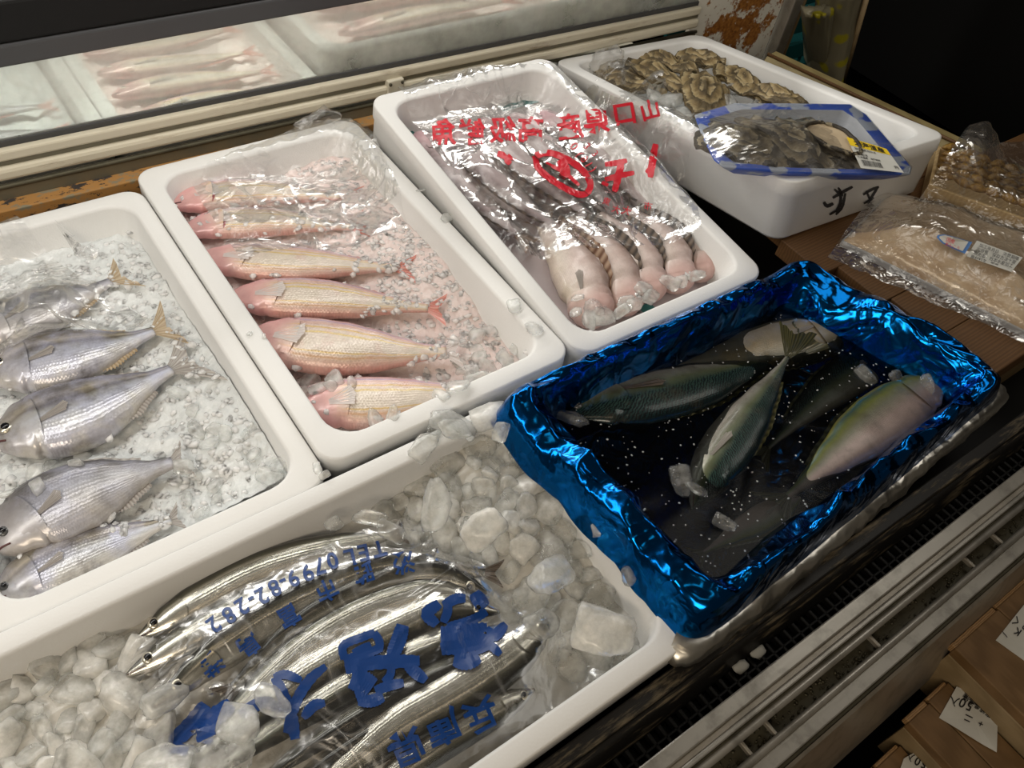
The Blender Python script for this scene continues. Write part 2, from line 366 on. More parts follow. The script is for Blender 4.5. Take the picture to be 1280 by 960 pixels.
    simple('wall_dark', (.006, .006, .006), .8)
    simple('floor_dark', (.003, .003, .003), 1.0, Specular_IOR_Level=0.0)
build_materials()

# ------------------------------------------------------------------ mesh helpers
def mesh_obj(name, verts, faces, mat, parent=None, loc=(0, 0, 0), smooth=True, uvs=None):
    me = bpy.data.meshes.new(name)
    L = Vector(loc)
    me.from_pydata([tuple(Vector(v) - L) for v in verts], [], faces)
    if isinstance(mat, str): mat = M[mat]
    me.materials.append(mat)
    if uvs:
        ul = me.uv_layers.new(name='UVMap')
        for lp in me.loops: ul.data[lp.index].uv = uvs[lp.vertex_index]
    if smooth: me.polygons.foreach_set('use_smooth', [True] * len(me.polygons))
    me.update()
    o = bpy.data.objects.new(name, me); COL.objects.link(o)
    if parent is not None: o.parent = parent
    else: o.location = loc
    return o

def tag(o, label=None, cat=None, group=None, kind=None):
    if label: o['label'] = label
    if cat: o['category'] = cat
    if group: o['group'] = group
    if kind: o['kind'] = kind
    return o

class Thing:
    def __init__(s, name, label, cat, loc, group=None):
        s.o = bpy.data.objects.new(name, None); COL.objects.link(s.o)
        s.o.empty_display_size = .02
        s.loc = Vector(loc); s.o.location = s.loc
        tag(s.o, label, cat, group)
    def part(s, name, verts, faces, mat, smooth=True, uvs=None, parent=None):
        return mesh_obj(name, verts, faces, mat, parent or s.o, s.loc, smooth, uvs)

COLL = {}      # drape colliders by zone
def collide(zone, verts, faces):
    V, Fc = COLL.setdefault(zone, ([], []))
    b = len(V); V.extend(tuple(v) for v in verts); Fc.extend([tuple(i + b for i in f) for f in faces])
def bvh(*zones):
    V, Fc = [], []
    for z in zones:
        if z in COLL:
            b = len(V); V += COLL[z][0]; Fc += [tuple(i + b for i in f) for f in COLL[z][1]]
    return BVHTree.FromPolygons(V, Fc)
def top(tree, x, y, default=-.06):
    h = tree.ray_cast(Vector((x, y, .6)), Vector((0, 0, -1)))
    return h[0].z if h[0] is not None else default

def box_vf(c, s, rot=None):
    """box centred at c, size s, optional 3x3 rotation"""
    V = []
    for dx in (-.5, .5):
        for dy in (-.5, .5):
            for dz in (-.5, .5):
                v = Vector((dx * s[0], dy * s[1], dz * s[2]))
                V.append((rot @ v if rot else v) + Vector(c))
    return V, [(0, 1, 3, 2), (4, 6, 7, 5), (0, 4, 5, 1), (2, 3, 7, 6), (0, 2, 6, 4), (1, 5, 7, 3)]

def bevel_vf(V, Fc, w=.002, seg=2):
    bm = bmesh.new(); vs = [bm.verts.new(v) for v in V]
    for f in Fc: bm.faces.new([vs[i] for i in f])
    bmesh.ops.recalc_face_normals(bm, faces=bm.faces[:])
    bmesh.ops.bevel(bm, geom=bm.edges[:], offset=w, segments=seg, profile=.5, affect='EDGES')
    bm.verts.index_update()
    out = [v.co.copy() for v in bm.verts], [tuple(v.index for v in f.verts) for f in bm.faces]
    bm.free(); return out

def bbox(c, s, w=.002, rot=None): return bevel_vf(*box_vf(c, s, rot), w)

def loft(rings, closed=True, cap0=False, cap1=False):
    n = len(rings[0]); V = [p for r in rings for p in r]; Fc = []
    for i in range(len(rings) - 1):
        for j in range(n if closed else n - 1):
            a = i * n + j; b = i * n + (j + 1) % n
            Fc.append((a, b, b + n, a + n))
    if cap0: Fc.append(tuple(range(n - 1, -1, -1)))
    if cap1: Fc.append(tuple((len(rings) - 1) * n + j for j in range(n)))
    return V, Fc

def rrect(hx, hy, r, z, nc=7):
    pts = []
    for k, (sx, sy) in enumerate(((1, 1), (-1, 1), (-1, -1), (1, -1))):
        for i in range(nc):
            a = (k + i / (nc - 1)) * pi / 2
            pts.append(Vector((sx * (hx - r) + r * cos(a), sy * (hy - r) + r * sin(a), z)))
    return pts

def tube(path, rad, n=8):
    rings = []
    for i, p in enumerate(path):
        t = (Vector(path[min(i + 1, len(path) - 1)]) - Vector(path[max(i - 1, 0)])).normalized()
        u = t.orthogonal().normalized(); v = t.cross(u)
        r = rad[i] if isinstance(rad, (list, tuple)) else rad
        rings.append([Vector(p) + (u * cos(2 * pi * k / n) + v * sin(2 * pi * k / n)) * r for k in range(n)])
    return loft(rings, True, True, True)

def catmull(pts, n):
    P = [pts[0] * 2 - pts[1]] + list(pts) + [pts[-1] * 2 - pts[-2]]
    out = []
    segs = len(pts) - 1
    for i in range(n):
        t = i / (n - 1) * segs; k = min(int(t), segs - 1); t -= k
        a, b, c, d = P[k:k + 4]
        out.append(.5 * ((2 * b) + (c - a) * t + (2 * a - 5 * b + 4 * c - d) * t * t + (3 * b - a - 3 * c + d) * t ** 3))
    # even arc length
    L = [0]
    for i in range(1, n): L.append(L[-1] + (out[i] - out[i - 1]).length)
    res = []; j = 0
    for i in range(n):
        s = L[-1] * i / (n - 1)
        while j < n - 2 and L[j + 1] < s: j += 1
        f = (s - L[j]) / max(L[j + 1] - L[j], 1e-9)
        res.append(out[j].lerp(out[j + 1], min(max(f, 0), 1)))
    return res, L[-1]

def interp(tab, s):
    for i in range(len(tab) - 1):
        a, b = tab[i], tab[i + 1]
        if s <= b[0]:
            f = (s - a[0]) / (b[0] - a[0]); g = f * f * (3 - 2 * f) * .45 + f * .55
            return a[1] + (b[1] - a[1]) * g
    return tab[-1][1]

def nz(x, y, z=0.0, k=1.0): return noise.noise(Vector((x * k, y * k, z * k)))
def crease(x, y, z, k): return abs(noise.noise(Vector((x * k, y * k, z * k))))

# ------------------------------------------------------------------ fish
PROF = {
    'bream': [(0, .10), (.03, .36), (.08, .60), (.15, .82), (.24, .96), (.34, 1.0), (.48, .96), (.62, .80), (.78, .52), (.9, .30), (1, .23)],
    'croaker': [(0, .12), (.03, .34), (.08, .56), (.15, .78), (.25, .95), (.36, 1.0), (.50, .95), (.64, .76), (.78, .46), (.9, .24), (1, .17)],
    'saury': [(0, .10), (.03, .26), (.07, .48), (.13, .76), (.22, .95), (.4, 1.0), (.65, .96), (.8, .76), (.9, .48), (1, .22)],
    'mackerel': [(0, .06), (.03, .24), (.09, .52), (.18, .80), (.30, .98), (.42, 1.0), (.56, .90), (.72, .60), (.86, .30), (.95, .14), (1, .10)],
    'codling': [(0, .22), (.03, .46), (.08, .68), (.15, .86), (.22, .88), (.27, .84), (.34, 1.0), (.5, .96), (.7, .76), (.88, .48), (1, .36)],
    'eel': [(0, .22), (.03, .44), (.08, .66), (.15, .84), (.25, 1.0), (.45, .95), (.65, .80), (.85, .58), (1, .50)],
}
def fan(base_p, T, S, U, length, half, root, spread_notch=.35, nr=17, nl=7, curl=0.0, wob=.004, seed=0):
    """fan-shaped fin: returns verts, faces, uvs"""
    V, Fc, uv = [], [], []
    for j in range(nr):
        t = -1 + 2 * j / (nr - 1)
        reach = length * (1 - spread_notch * (1 - abs(t)) ** 1.3)
        for i in range(nl):
            s = i / (nl - 1)
            wd = root + (half - root) * s ** 1.15
            V.append(base_p + T * (reach * s) + S * (t * wd) + U * (curl * s * s + wob * s * sin(j * 1.9 + seed) * .5 + (.0008 if j % 2 else -.0008) * s))
            uv.append((s, j / (nr - 1)))
    for j in range(nr - 1):
        for i in range(nl - 1):
            a = j * nl + i; Fc.append((a, a + 1, a + 1 + nl, a + nl))
    return V, Fc, uv

def fish(name, label, cat, group, px, z, hpx, prof, skin, fin, zone, thick=.46, dorsal=1, tail=(.16, 1.3), zs=None,
         eye=(.09, .26, .17, 'eye_silver'), roll=0.0, pec='fin_grey', pecs=(.02, .14, .15, .05), fins=('dorsal', 'anal', 'pectoral'), gill=.23, gape=0.0, hscale=.82, ns=64, nr=28, tail_mat=None, tail_curl=0.0, gill_open=False):
    P = [at(x, y, (zs[i] if zs else z)) for i, (x, y) in enumerate(px)]
    sp, L = catmull(P, ns)
    H = (at(*hpx[0], z) - at(*hpx[1], z)).length * .5 * hscale
    B = H * thick
    loc = P[len(P) // 2].copy(); loc.z = z - B
    th = Thing(name, label, cat, loc, group)
    fr = []
    for i in range(ns):
        T = (sp[min(i + 1, ns - 1)] - sp[max(i - 1, 0)]).normalized()
        U = Vector((0, 0, 1)); S = U.cross(T).normalized() * dorsal; U = T.cross(S).normalized() * dorsal
        if roll: S, U = S * cos(roll) + U * sin(roll), U * cos(roll) - S * sin(roll)
        fr.append((T, S, U))
    V, Fc, uv = [], [], []
    for i in range(ns):
        s = i / (ns - 1); T, S, U = fr[i]
        h = interp(PROF[prof], s) * H
        b = B * min(1, interp(PROF[prof], s) ** .8) * (1 if s < .6 else 1 - .35 * (s - .6) / .4)
        for j in range(nr):
            a = 2 * pi * j / nr
            ca, sa = cos(a), sin(a)
            sg = gill - .045 * (sa * .5 + .1) ** 2 * 4 + .02 * sa
            k = 1.0
            if s < .5:
                k -= .07 * exp(-((s - sg) / .008) ** 2)
                if s > sg: k -= .035 * exp(-(s - sg) / .05)
                k += .03 * exp(-((s - sg + .03) / .02) ** 2)
                if s < .085: k -= .13 * exp(-((sa + .22 + s * 2.5) / .09) ** 2) * (1 - s / .085)
            k += .012 * nz(s * 9 + loc.x * 40, sa * 2, ca * 2)
            pw = .86
            x = math.copysign(abs(sa) ** pw, sa) * h * k; y = math.copysign(abs(ca) ** .80, ca) * b * k
            V.append(sp[i] + S * x + U * y)
            uv.append((s, .5 + .5 * sa))
    V, Fc = loft([V[i * nr:(i + 1) * nr] for i in range(ns)], True, True, True)
    th.part('body', V, Fc, skin, True, uv)
    if zone: collide(zone, V, Fc)
    # tail
    if tail:
        T, S, U = fr[-1]
        fv = fan(sp[-1] - T * L * .012, T, S, U, L * tail[0], H * tail[1] * .75, H * interp(PROF[prof], 1) * .85, .42, seed=len(px) + loc.x * 50, curl=tail_curl)
        th.part('tail_fin', *fv[:2], tail_mat or fin, True, fv[2])
        if zone: collide(zone, fv[0], fv[1])
    def ridge(s0, s1, ht, side, nm, lean=.35, rise=0.0):
        V, uvv, n, nl = [], [], 26, 4
        for i in range(n):
            s = s0 + (s1 - s0) * i / (n - 1); k = min(int(s * (ns - 1)), ns - 2); f_ = s * (ns - 1) - k
            c = sp[k].lerp(sp[k + 1], f_); T, S, U = fr[k]
            h = interp(PROF[prof], s) * H
            e = (sin(pi * min(1, (i + .6) / (n * .55)) / 2) * (1 - .65 * max(0, i / n - .35))) * ht * H * (1 - .12 * (i % 2))
            for q in range(nl):
                g = q / (nl - 1)
                V.append(c + S * side * (h * .93 + e * g) + T * (e * g * lean) + U * (e * g * rise) + U * (.0012 * (1 if i % 2 else -1) * g))
                uvv.append((g, i / (n - 1)))
        Fc = [(i * nl + q, i * nl + q + 1, (i + 1) * nl + q + 1, (i + 1) * nl + q) for i in range(n - 1) for q in range(nl - 1)]
        th.part(nm, V, Fc, fin, True, uvv)
    if 'dorsal' in fins: ridge(.30, .84, .20, 1, 'dorsal_fin')
    if 'dorsal_long' in fins: ridge(.22, .95, .50, 1, 'dorsal_fin', .35, .75)
    if 'anal' in fins: ridge(.60, .84, .22, -1, 'anal_fin')
    def surf(s, q, lift=0.0):
        """point on the upper flank at station s, height q (-1..1)"""
        k = min(int(s * (ns - 1)), ns - 2); f_ = s * (ns - 1) - k
        c = sp[k].lerp(sp[k + 1], f_); T, S, U = fr[k]; pr_ = interp(PROF[prof], s)
        h = pr_ * H; b = B * min(1, pr_ ** .8)
        return c + S * (h * math.copysign(abs(q) ** .86, q)) + U * (b * max(0, 1 - q * q) ** .5 + lift), T, S, U
    if 'pectoral' in fins:
        p, T, S, U = surf(gill + pecs[0], -.18, .0012)
        p2, _, _, U2 = surf(gill + pecs[0] + pecs[1], -.02, .0022)
        D = (p2 - p).normalized()
        fv = fan(p, D, S, U2, (p2 - p).length, H * pecs[2], H * pecs[3], -.15, 11, 6, curl=.0012, wob=.0006)
        th.part('pectoral_fin', *fv[:2], pec, True, fv[2])
    if gill:
        V, uvv, n, nl = [], [], 15, 5
        for i in range(n):
            q = -.75 + 1.35 * i / (n - 1)
            bow = 1 - ((q + .05) / .75) ** 2
            for j in range(nl):
                g = j / (nl - 1); s = gill - .11 + (.11 + .022 * bow) * g
                p, T, S, U = surf(s, q * (.6 + .4 * min(1, g + .3)), .0003 + .0022 * g * max(bow, 0) + (.006 * g * g * max(bow, 0) if gill_open else 0))
                V.append(p); uvv.append((s, .5 + .5 * q))
        Fc = [(i * nl + j, i * nl + j + 1, (i + 1) * nl + j + 1, (i + 1) * nl + j) for i in range(n - 1) for j in range(nl - 1)]
        th.part('gill_cover', V, Fc, skin, True, uvv)
        if gill_open:
            V = []
            for i in range(n):
                q = -.7 + 1.2 * i / (n - 1); bow = max(0, 1 - ((q + .05) / .75) ** 2)
                for g in (0, 1):
                    p, T, S, U = surf(gill + .002 + .035 * g * bow, q, .0012 * bow); V.append(p)
            th.part('gill', V, [(2 * i, 2 * i + 1, 2 * i + 3, 2 * i + 2) for i in range(n - 1)], 'gill_red')
    mo = [surf(.004 + .05 * i / 6, -.20 - .18 * i / 6, .0004)[0] for i in range(7)]
    th.part('mouth', *tube(mo, H * .022, 6), 'mouth_dark')
    if eye:
        p, T, S, U = surf(eye[0], eye[1])
        r = eye[2] * H
        def ball(c, rr, flat, lift):
            rings = []
            for i in range(7):
                a = pi / 2 * i / 6
                rings.append([c + (T * cos(2 * pi * k / 14) + S * sin(2 * pi * k / 14)) * rr * max(cos(a), .02) + N * (rr * flat * sin(a) + lift) for k in range(14)])
            return loft(rings, True, False, True)
        N = (U + S * eye[1] * .7).normalized()
        e = th.part('eye', *ball(p, r, .45, -.0006), eye[3])
        th.part('pupil', *ball(p, r * .56, .5, r * .36), 'pupil', parent=e)
    return th

# ------------------------------------------------------------------ foam boxes
def foam_box(label, origin, ex, ey, w, l, h=.108, wall=.0235, zone=None, floor_z=.016, tp=.014):
    """origin: rim centre; ex, ey: in-plane unit axes (w along ex, l along ey)"""
    ex = Vector(ex).normalized(); ey = Vector(ey); ey = (ey - ex * ex.dot(ey)).normalized(); ez = ex.cross(ey)
    O = Vector(origin)
    hx, hy = w / 2, l / 2
    R0 = lambda ix, z, r: [O + ex * p.x + ey * p.y + ez * p.z for p in rrect(hx - ix, hy - ix, r, z)]
    rings = [R0(tp, -h, .022), R0(tp * .6, -h + .006, .026), R0(.002, -.024, .026), R0(.0, -.022, .026), R0(0, -.0022, .026), R0(.0006, -.0006, .026), R0(.0024, 0, .026),
             R0(wall - .004, 0, .036), R0(wall - .0012, -.0012, .036), R0(wall, -.005, .036), R0(wall + .007, -h + floor_z + .008, .034), R0(wall + .012, -h + floor_z, .03)]
    V, Fc = loft(rings, True, True, True)
    th = Thing('foam_box', label, 'box', O - ez * h, 'white foam fish boxes')
    th.part('shell', V[:], Fc, 'foam')
    if zone: collide(zone, V, Fc)
    return th, (O, ex, ey, ez)

def patch(name, quad, nx, ny, zf, mat, label, cat, kind=None, group=None, uvs=False):
    """height patch over a world quad (4 xy corners), zf(x, y, u, v) -> z"""
    V = []; q = [Vector((c[0], c[1], 0)) for c in quad]
    for j in range(ny):
        v = j / (ny - 1)
        for i in range(nx):
            u = i / (nx - 1)
            p = q[0].lerp(q[1], u).lerp(q[3].lerp(q[2], u), v)
            V.append(Vector((p.x, p.y, zf(p.x, p.y, u, v))))
    Fc = [(j * nx + i, j * nx + i + 1, (j + 1) * nx + i + 1, (j + 1) * nx + i) for j in range(ny - 1) for i in range(nx - 1)]
    return V, Fc

# ---------------- ice chunk prototypes: soft-edged polyhedra
def hull(npl, sx, sy, sz, p, rnd, sub=3, rough=.0):
    bm = bmesh.new(); bmesh.ops.create_icosphere(bm, subdivisions=sub, radius=1)
    N = []
    for _ in range(npl):
        n = Vector((rnd.gauss(0, 1), rnd.gauss(0, 1), rnd.gauss(0, 1))).normalized(); N.append((n, rnd.uniform(.72, 1.0)))
    for ax in ((1, 0, 0), (-1, 0, 0), (0, 1, 0), (0, -1, 0), (0, 0, 1), (0, 0, -1)): N.append((Vector(ax), rnd.uniform(.85, 1.0)))
    sd = rnd.uniform(0, 50)
    for v in bm.verts:
        d = v.co.normalized(); q = sum((max(0, d.dot(n)) / h) ** p for n, h in N) ** (-1 / p)
        q *= 1 + rough * noise.noise(d * 3 + Vector((sd, 0, 0)))
        v.co = Vector((d.x * q * sx, d.y * q * sy, d.z * q * sz))
    bm.verts.index_update()
    out = [v.co.copy() for v in bm.verts], [tuple(v.index for v in f.verts) for f in bm.faces]
    bm.free(); return out
rp = random.Random(3)
ICE = []
for k in range(12):
    V, Fc = hull(rp.choice([5, 7, 9]), 1, rp.uniform(.65, .95), rp.uniform(.45, .75), rp.choice([9, 14, 22]), rp, 3, .12)
    me = bpy.data.meshes.new('ice_chunk'); me.from_pydata([tuple(v) for v in V], [], Fc)
    me.polygons.foreach_set('use_smooth', [True] * len(me.polygons)); ICE.append((me, V, Fc))
ICE_M = {}
def ice_chunk(x, y, z, r, label, group, mat='ice_clear', zone=None, rnd=R, flat=1.0):
    k = rnd.randrange(len(ICE)); me, V, Fc = ICE[k]
    if (k, mat) not in ICE_M:
        m2 = me.copy(); m2.materials.append(M[mat]); ICE_M[(k, mat)] = m2
    o = bpy.data.objects.new('ice_chunk', ICE_M[(k, mat)]); COL.objects.link(o)
    o.location = (x, y, z); o.rotation_euler = (rnd.uniform(-.5, .5), rnd.uniform(-.5, .5), rnd.uniform(0, 6.28))
    o.scale = (r * rnd.uniform(.85, 1.25), r * rnd.uniform(.75, 1.0), r * rnd.uniform(.7, 1.0) * flat)
    tag(o, label, 'ice', group)
    if zone:
        mw = Matrix.LocRotScale(o.location, o.rotation_euler, o.scale)
        collide(zone, [mw @ v for v in V], Fc)
    return o
def crushed(name, spots, mat, label, rnd, cat='ice'):
    V, Fc = [], []
    pro = [hull(6, 1, .8, .6, 12, rnd, 1) for _ in range(12)]
    for (x, y, z, r) in spots:
        hv, hf = pro[rnd.randrange(12)]; b = len(V)
        mw = Matrix.LocRotScale(Vector((x, y, z)), __import__('mathutils').Euler((rnd.uniform(-.35, .35), rnd.uniform(-.35, .35), rnd.uniform(0, 6))), Vector((r, r, r * .62)))
        V += [mw @ v for v in hv]; Fc += [tuple(i + b for i in f) for f in hf]
    o = mesh_obj(name, V, Fc, mat, None, V[0] if V else (0, 0, 0), True)
    return tag(o, label, cat, None, 'stuff')

# ---------------- draped film
class Film:
    def __init__(s, quad_px, zq, nx, ny, trees, smooth=25, lift=.0015, wr=.003, seed=0, extra=None, floor=-.06, drop=1.0):
        q = [at(x, y, zq[i] if isinstance(zq, (list, tuple)) else zq) for i, (x, y) in enumerate(quad_px)]
        s.q, s.nx, s.ny = q, nx, ny
        P = []; Hh = []
        tree = bvh(*trees)
        for j in range(ny):
            v = j / (ny - 1)
            for i in range(nx):
                u = i / (nx - 1)
                p = q[0].lerp(q[1], u).lerp(q[3].lerp(q[2], u), v)
                P.append([p.x, p.y]); Hh.append(top(tree, p.x, p.y, floor) + lift)
        Z = Hh[:]
        for it in range(smooth):
            N = Z[:]
            for j in range(ny):
                for i in range(nx):
                    k = j * nx + i
                    a = Z[k - 1] if i else Z[k]; b = Z[k + 1] if i < nx - 1 else Z[k]
                    c = Z[k - nx] if j else Z[k]; d = Z[k + nx] if j < ny - 1 else Z[k]
                    N[k] = max(Hh[k], (a + b + c + d) * .25 * drop + Z[k] * (1 - drop) if drop < 1 else (a + b + c + d) * .25)
            Z = N
        V = []
        for j in range(ny):
            for i in range(nx):
                k = j * nx + i; x, y = P[k]; u, v = i / (nx - 1), j / (ny - 1)
                # long tension creases: thin ridged noise, stretched along one direction
                r1 = 1 - min(1, crease(x * .6 + y * .5 + seed, y * .45 - x * .3, seed, 22) * 5)
                r2 = 1 - min(1, crease(x * .3 - y * .8, y * .3 + x * .9 + seed, seed + 3, 30) * 6)
                z = Z[k] + wr * (max(0, r1) + .7 * max(0, r2)) + wr * .5 * nz(x, y, seed, 45)
                if extra: z += extra(x, y, u, v)
                V.append(Vector((x, y, z)))
        s.V = V
        s.F = [(j * nx + i, j * nx + i + 1, (j + 1) * nx + i + 1, (j + 1) * nx + i) for j in range(ny - 1) for i in range(nx - 1)]
        s.tree = BVHTree.FromPolygons([tuple(v) for v in V], s.F)
    def hit(s, px, py, z0=0.0):
        d = (RX * ((px - 640) / F_PX) + RY * ((py - 480) / F_PX) + RZ).normalized()
        h = s.tree.ray_cast(CAM, d)
        if h[0] is None: return None
        n = h[1] if h[1].dot(d) < 0 else -h[1]
        return h[0] + n * .0009

# ---------------- lettering
_tc = {}
def glyph(ch, bold, mx=.28):
    key = (ch, bold, mx)
    if key in _tc: return _tc[key]
    c = bpy.data.curves.new('lettering', 'FONT'); c.body = ch; c.size = 1; c.offset = bold; c.resolution_u = 3
    c.align_x = 'CENTER'
    o = bpy.data.objects.new('lettering', c); COL.objects.link(o)
    dg = bpy.context.evaluated_depsgraph_get(); dg.update()
    me = o.evaluated_get(dg).to_mesh()
    bm = bmesh.new(); bm.from_mesh(me)
    bmesh.ops.triangulate(bm, faces=bm.faces[:])
    for _ in range(6):
        es = [e for e in bm.edges if e.calc_length() > mx]
        if es: bmesh.ops.subdivide_edges(bm, edges=es, cuts=1); bmesh.ops.triangulate(bm, faces=bm.faces[:])
    bm.verts.index_update()
    r = [(v.co.x, v.co.y - .36) for v in bm.verts], [tuple(v.index for v in f.verts) for f in bm.faces]
    bm.free(); bpy.data.objects.remove(o); bpy.data.curves.remove(c)
    _tc[key] = r; return r
def letters(items, place, bold=.0):
    """items: (char, cx, cy, size_px, angle_deg[, xstretch]) in picture-plane measure on the carrying sheet; place(px,py)->world or None"""
    V, Fc = [], []
    for it in items:
        ch, cx, cy, sz, ang = it[:5]; xs = it[5] if len(it) > 5 else 1.0
        g = glyph(ch, bold, round(min(.28, max(.03, 3.4 / sz)), 3)); a = math.radians(ang)
        xd = (cos(a) * xs, sin(a) * xs); yd = (sin(a), -cos(a))
        pts = [place(cx + (x * xd[0] + y * yd[0]) * sz, cy + (x * xd[1] + y * yd[1]) * sz) for x, y in g[0]]
        b = len(V); idx = {}
        for i, p in enumerate(pts):
            if p is not None: idx[i] = len(V); V.append(p)
        for f in g[1]:
            if all(i in idx for i in f): Fc.append(tuple(idx[i] for i in f))
    return V, Fc
def stroke(pts, wd, place, n=14, taper=.3):
    """brush stroke in picture-plane measure"""
    P = [Vector((x, y, 0)) for x, y in pts]
    sp = catmull(P, n)[0] if len(P) > 2 else [P[0].lerp(P[1], i / (n - 1)) for i in range(n)]
    V, Fc = [], []
    L = []
    for i, p in enumerate(sp):
        t = (sp[min(i + 1, n - 1)] - sp[max(i - 1, 0)]).normalized(); nrm = Vector((-t.y, t.x, 0))
        wv = wd * (1 - taper * abs(2 * i / (n - 1) - 1) ** 3) * (1 + .08 * sin(i * 2.3)) / 2
        for k in (-1, -.33, .33, 1): L.append(place(p.x + nrm.x * wv * k, p.y + nrm.y * wv * k))
    for i in range(n - 1):
        for k in range(3):
            q = (i * 4 + k, i * 4 + k + 1, i * 4 + k + 5, i * 4 + k + 4)
            if all(L[a] is not None for a in q):
                b = len(V); V += [L[a] for a in q]; Fc.append((b, b + 1, b + 2, b + 3))
    return V, Fc
def joinvf(*lst):
    V, Fc = [], []
    for v, f in lst:
        b = len(V); V += v; Fc += [tuple(i + b for i in q) for q in f]
    return V, Fc

# ================================================================== SETTING
def struct(name, V, Fc, mat, smooth=False):
    c = sum((Vector(v) for v in V), Vector()) / len(V)
    return tag(mesh_obj(name, V, Fc, mat, None, c, smooth), kind='structure')
struct('floor', *box_vf((.8, .4, -.93), (6, 6, .04)), 'floor_dark')
struct('wall_back', *box_vf((1.2, 3.0, .4), (6, .06, 2.6)), 'wall_dark')
struct('wall_right', *box_vf((3.4, .6, .4), (.06, 5, 2.6)), 'wall_dark')

# ------------------------------------------------------------------ refrigerated counter
ct = Thing('display_counter', 'long refrigerated fish counter with black slatted vent and steel front rail', 'counter', (.4, .3, -.90))
X0, X1 = -.55, 2.2
def bar(name, y0, y1, z0, z1, mat, bev=.0015, x0=X0, x1=X1):
    return ct.part(name, *bbox(((x0 + x1) / 2, (y0 + y1) / 2, (z0 + z1) / 2), (x1 - x0, y1 - y0, z1 - z0), bev), mat, False)
bar('bed', .105, 1.055, -.16, -.1125, 'black_paint', .0015, X0, 1.42)
bar('cabinet', .02, 1.05, -.90, -.182, 'black_paint', .0015, X0, 1.42)
bar('front_ledge', .104, .1205, -.13, -.031, 'black_ledge')
# worn sloping strip below the ledge
V = []; n = 60
rings = []
for i in range(n):
    x = X0 + (X1 - X0) * i / (n - 1)
    rings.append([Vector((x, .1045, -.040)), Vector((x, .0985 + .001 * nz(x, 1, 0, 30), -.062 + .004 * nz(x, 0, 0, 14))), Vector((x, .092, -.074)), Vector((x, .090, -.10)), Vector((x, .1045, -.10))])
ct.part('ledge_strip', *loft(rings, True, True, True), 'black_ledge')
bar('vent_floor', .055, .092, -.11, -.098, 'black_void')
slat_me = None
ns_ = 74
for i in range(ns_):
    x = .16 + i * .0145
    V, Fc = bbox((x, .0765, -.084), (.0055, .030, .010), .0012)
    if slat_me is None:
        o = ct.part('slat', *bbox((.16, .0765, -.084), (.0045, .030, .010), .0012), 'black_paint', False); slat_me = o; o0x = .16
    else:
        o = bpy.data.objects.new('slat', slat_me.data); COL.objects.link(o); o.parent = ct.o; o.location = (x - o0x, 0, 0)
bar('vent_rib', .0765, .0795, -.089, -.079, 'black_paint', .0008)
bar('rail_top', .0515, .0670, -.060, -.0215, 'steel', .0015)
bar('rail_groove', .0455, .0515, -.060, -.0265, 'steel_dull', .001)
bar('rail_step', .0405, .0455, -.060, -.0240, 'steel', .0012)
bar('rail_channel', .036, .0405, -.060, -.031, 'gunk', .001)
def rod(name, y, z, r, mat):
    ct.part(name, *tube([Vector((X0, y, z)), Vector((.6, y, z)), Vector((X1, y, z))], r, 12), mat)
rod('rail_tube', .0345, -.0315, .0042, 'steel')
rod('gutter_tube', .0135, -.0445, .0040, 'steel')
bar('gutter', .012, .036, -.066, -.058, 'gunk', .001)
for x in (.42, .455, .62, .80, .86):
    ct.part('gutter_bracket', *bbox((x, .0245, -.048), (.004, .019, .006), .0008), 'steel_dull', False)
bar('panel_strip', -.005, .0105, -.066, -.0475, 'steel', .0015)
bar('panel_groove', -.009, -.005, -.066, -.054, 'gunk', .001)
V, Fc = loft([[Vector((x, -.009, -.050)), Vector((x, -.0125, -.053)), Vector((x, -.036, -.150)), Vector((x, -.041, -.178)), Vector((x, -.020, -.180)), Vector((x, -.009, -.07))] for x in (X0, .2, .6, 1.2, X1)], True, True, True)
ct.part('front_panel', V, Fc, 'panel_steel', False)
# debris in the gutter and on the vent
spots = [(R.uniform(.35, 1.1), R.uniform(.016, .034), -.0565, R.uniform(.0008, .0024)) for _ in range(420)]
crushed('gutter_debris', spots, 'gunk', 'grey-green grit lying in the steel front gutter', R, 'debris')
for k, (px, py) in enumerate([(948, 816), (926, 834)]):
    p = at(px, py, -.074); V, Fc = hull(6, .010, .006, .004, 10, R, 2, .3)
    o = mesh_obj('leaf_scrap', [Vector(v) + p for v in V], Fc, 'paper', None, p); tag(o, ['larger pale dry scrap lying on the black vent slats', 'smaller pale scrap nearest the white box on the vent'][k], 'scrap')

# ------------------------------------------------------------------ back sill, rails and glazed case
bs = Thing('glass_case', 'refrigerated back case with fogged front glass, cream rail and black top beam', 'case', (.5, 1.2, -.16))
def bbar(name, y0, y1, z0, z1, mat, bev=.0015, x0=X0, x1=1.36):
    return bs.part(name, *bbox(((x0 + x1) / 2, (y0 + y1) / 2, (z0 + z1) / 2), (x1 - x0, y1 - y0, z1 - z0), bev), mat, False)
SL = -.020      # the rail line sinks slightly towards the right end
def slope(o):
    for v in o.data.vertices: v.co.z += SL * (v.co.x + bs.loc.x - .5)
    return o
slope(bbar('sill', 1.058, 1.083, -.14, -.022, 'rusty_sill'))
slope(bbar('sill_back', 1.083, 1.094, -.14, -.005, 'olive_metal'))
slope(bs.part('sill_bead', *tube([Vector((X0, 1.084, -.004)), Vector((.4, 1.084, -.004)), Vector((1.36, 1.084, -.004))], .0035, 8), 'gunk'))
slope(bbar('lower_rail', 1.082, 1.096, .004, .022, 'cream_rail', .005))
slope(bbar('rail_recess', 1.090, 1.098, .022, .030, 'olive_metal', .001))
slope(bbar('glass_channel', 1.086, 1.098, .030, .045, 'cream_rail', .003))
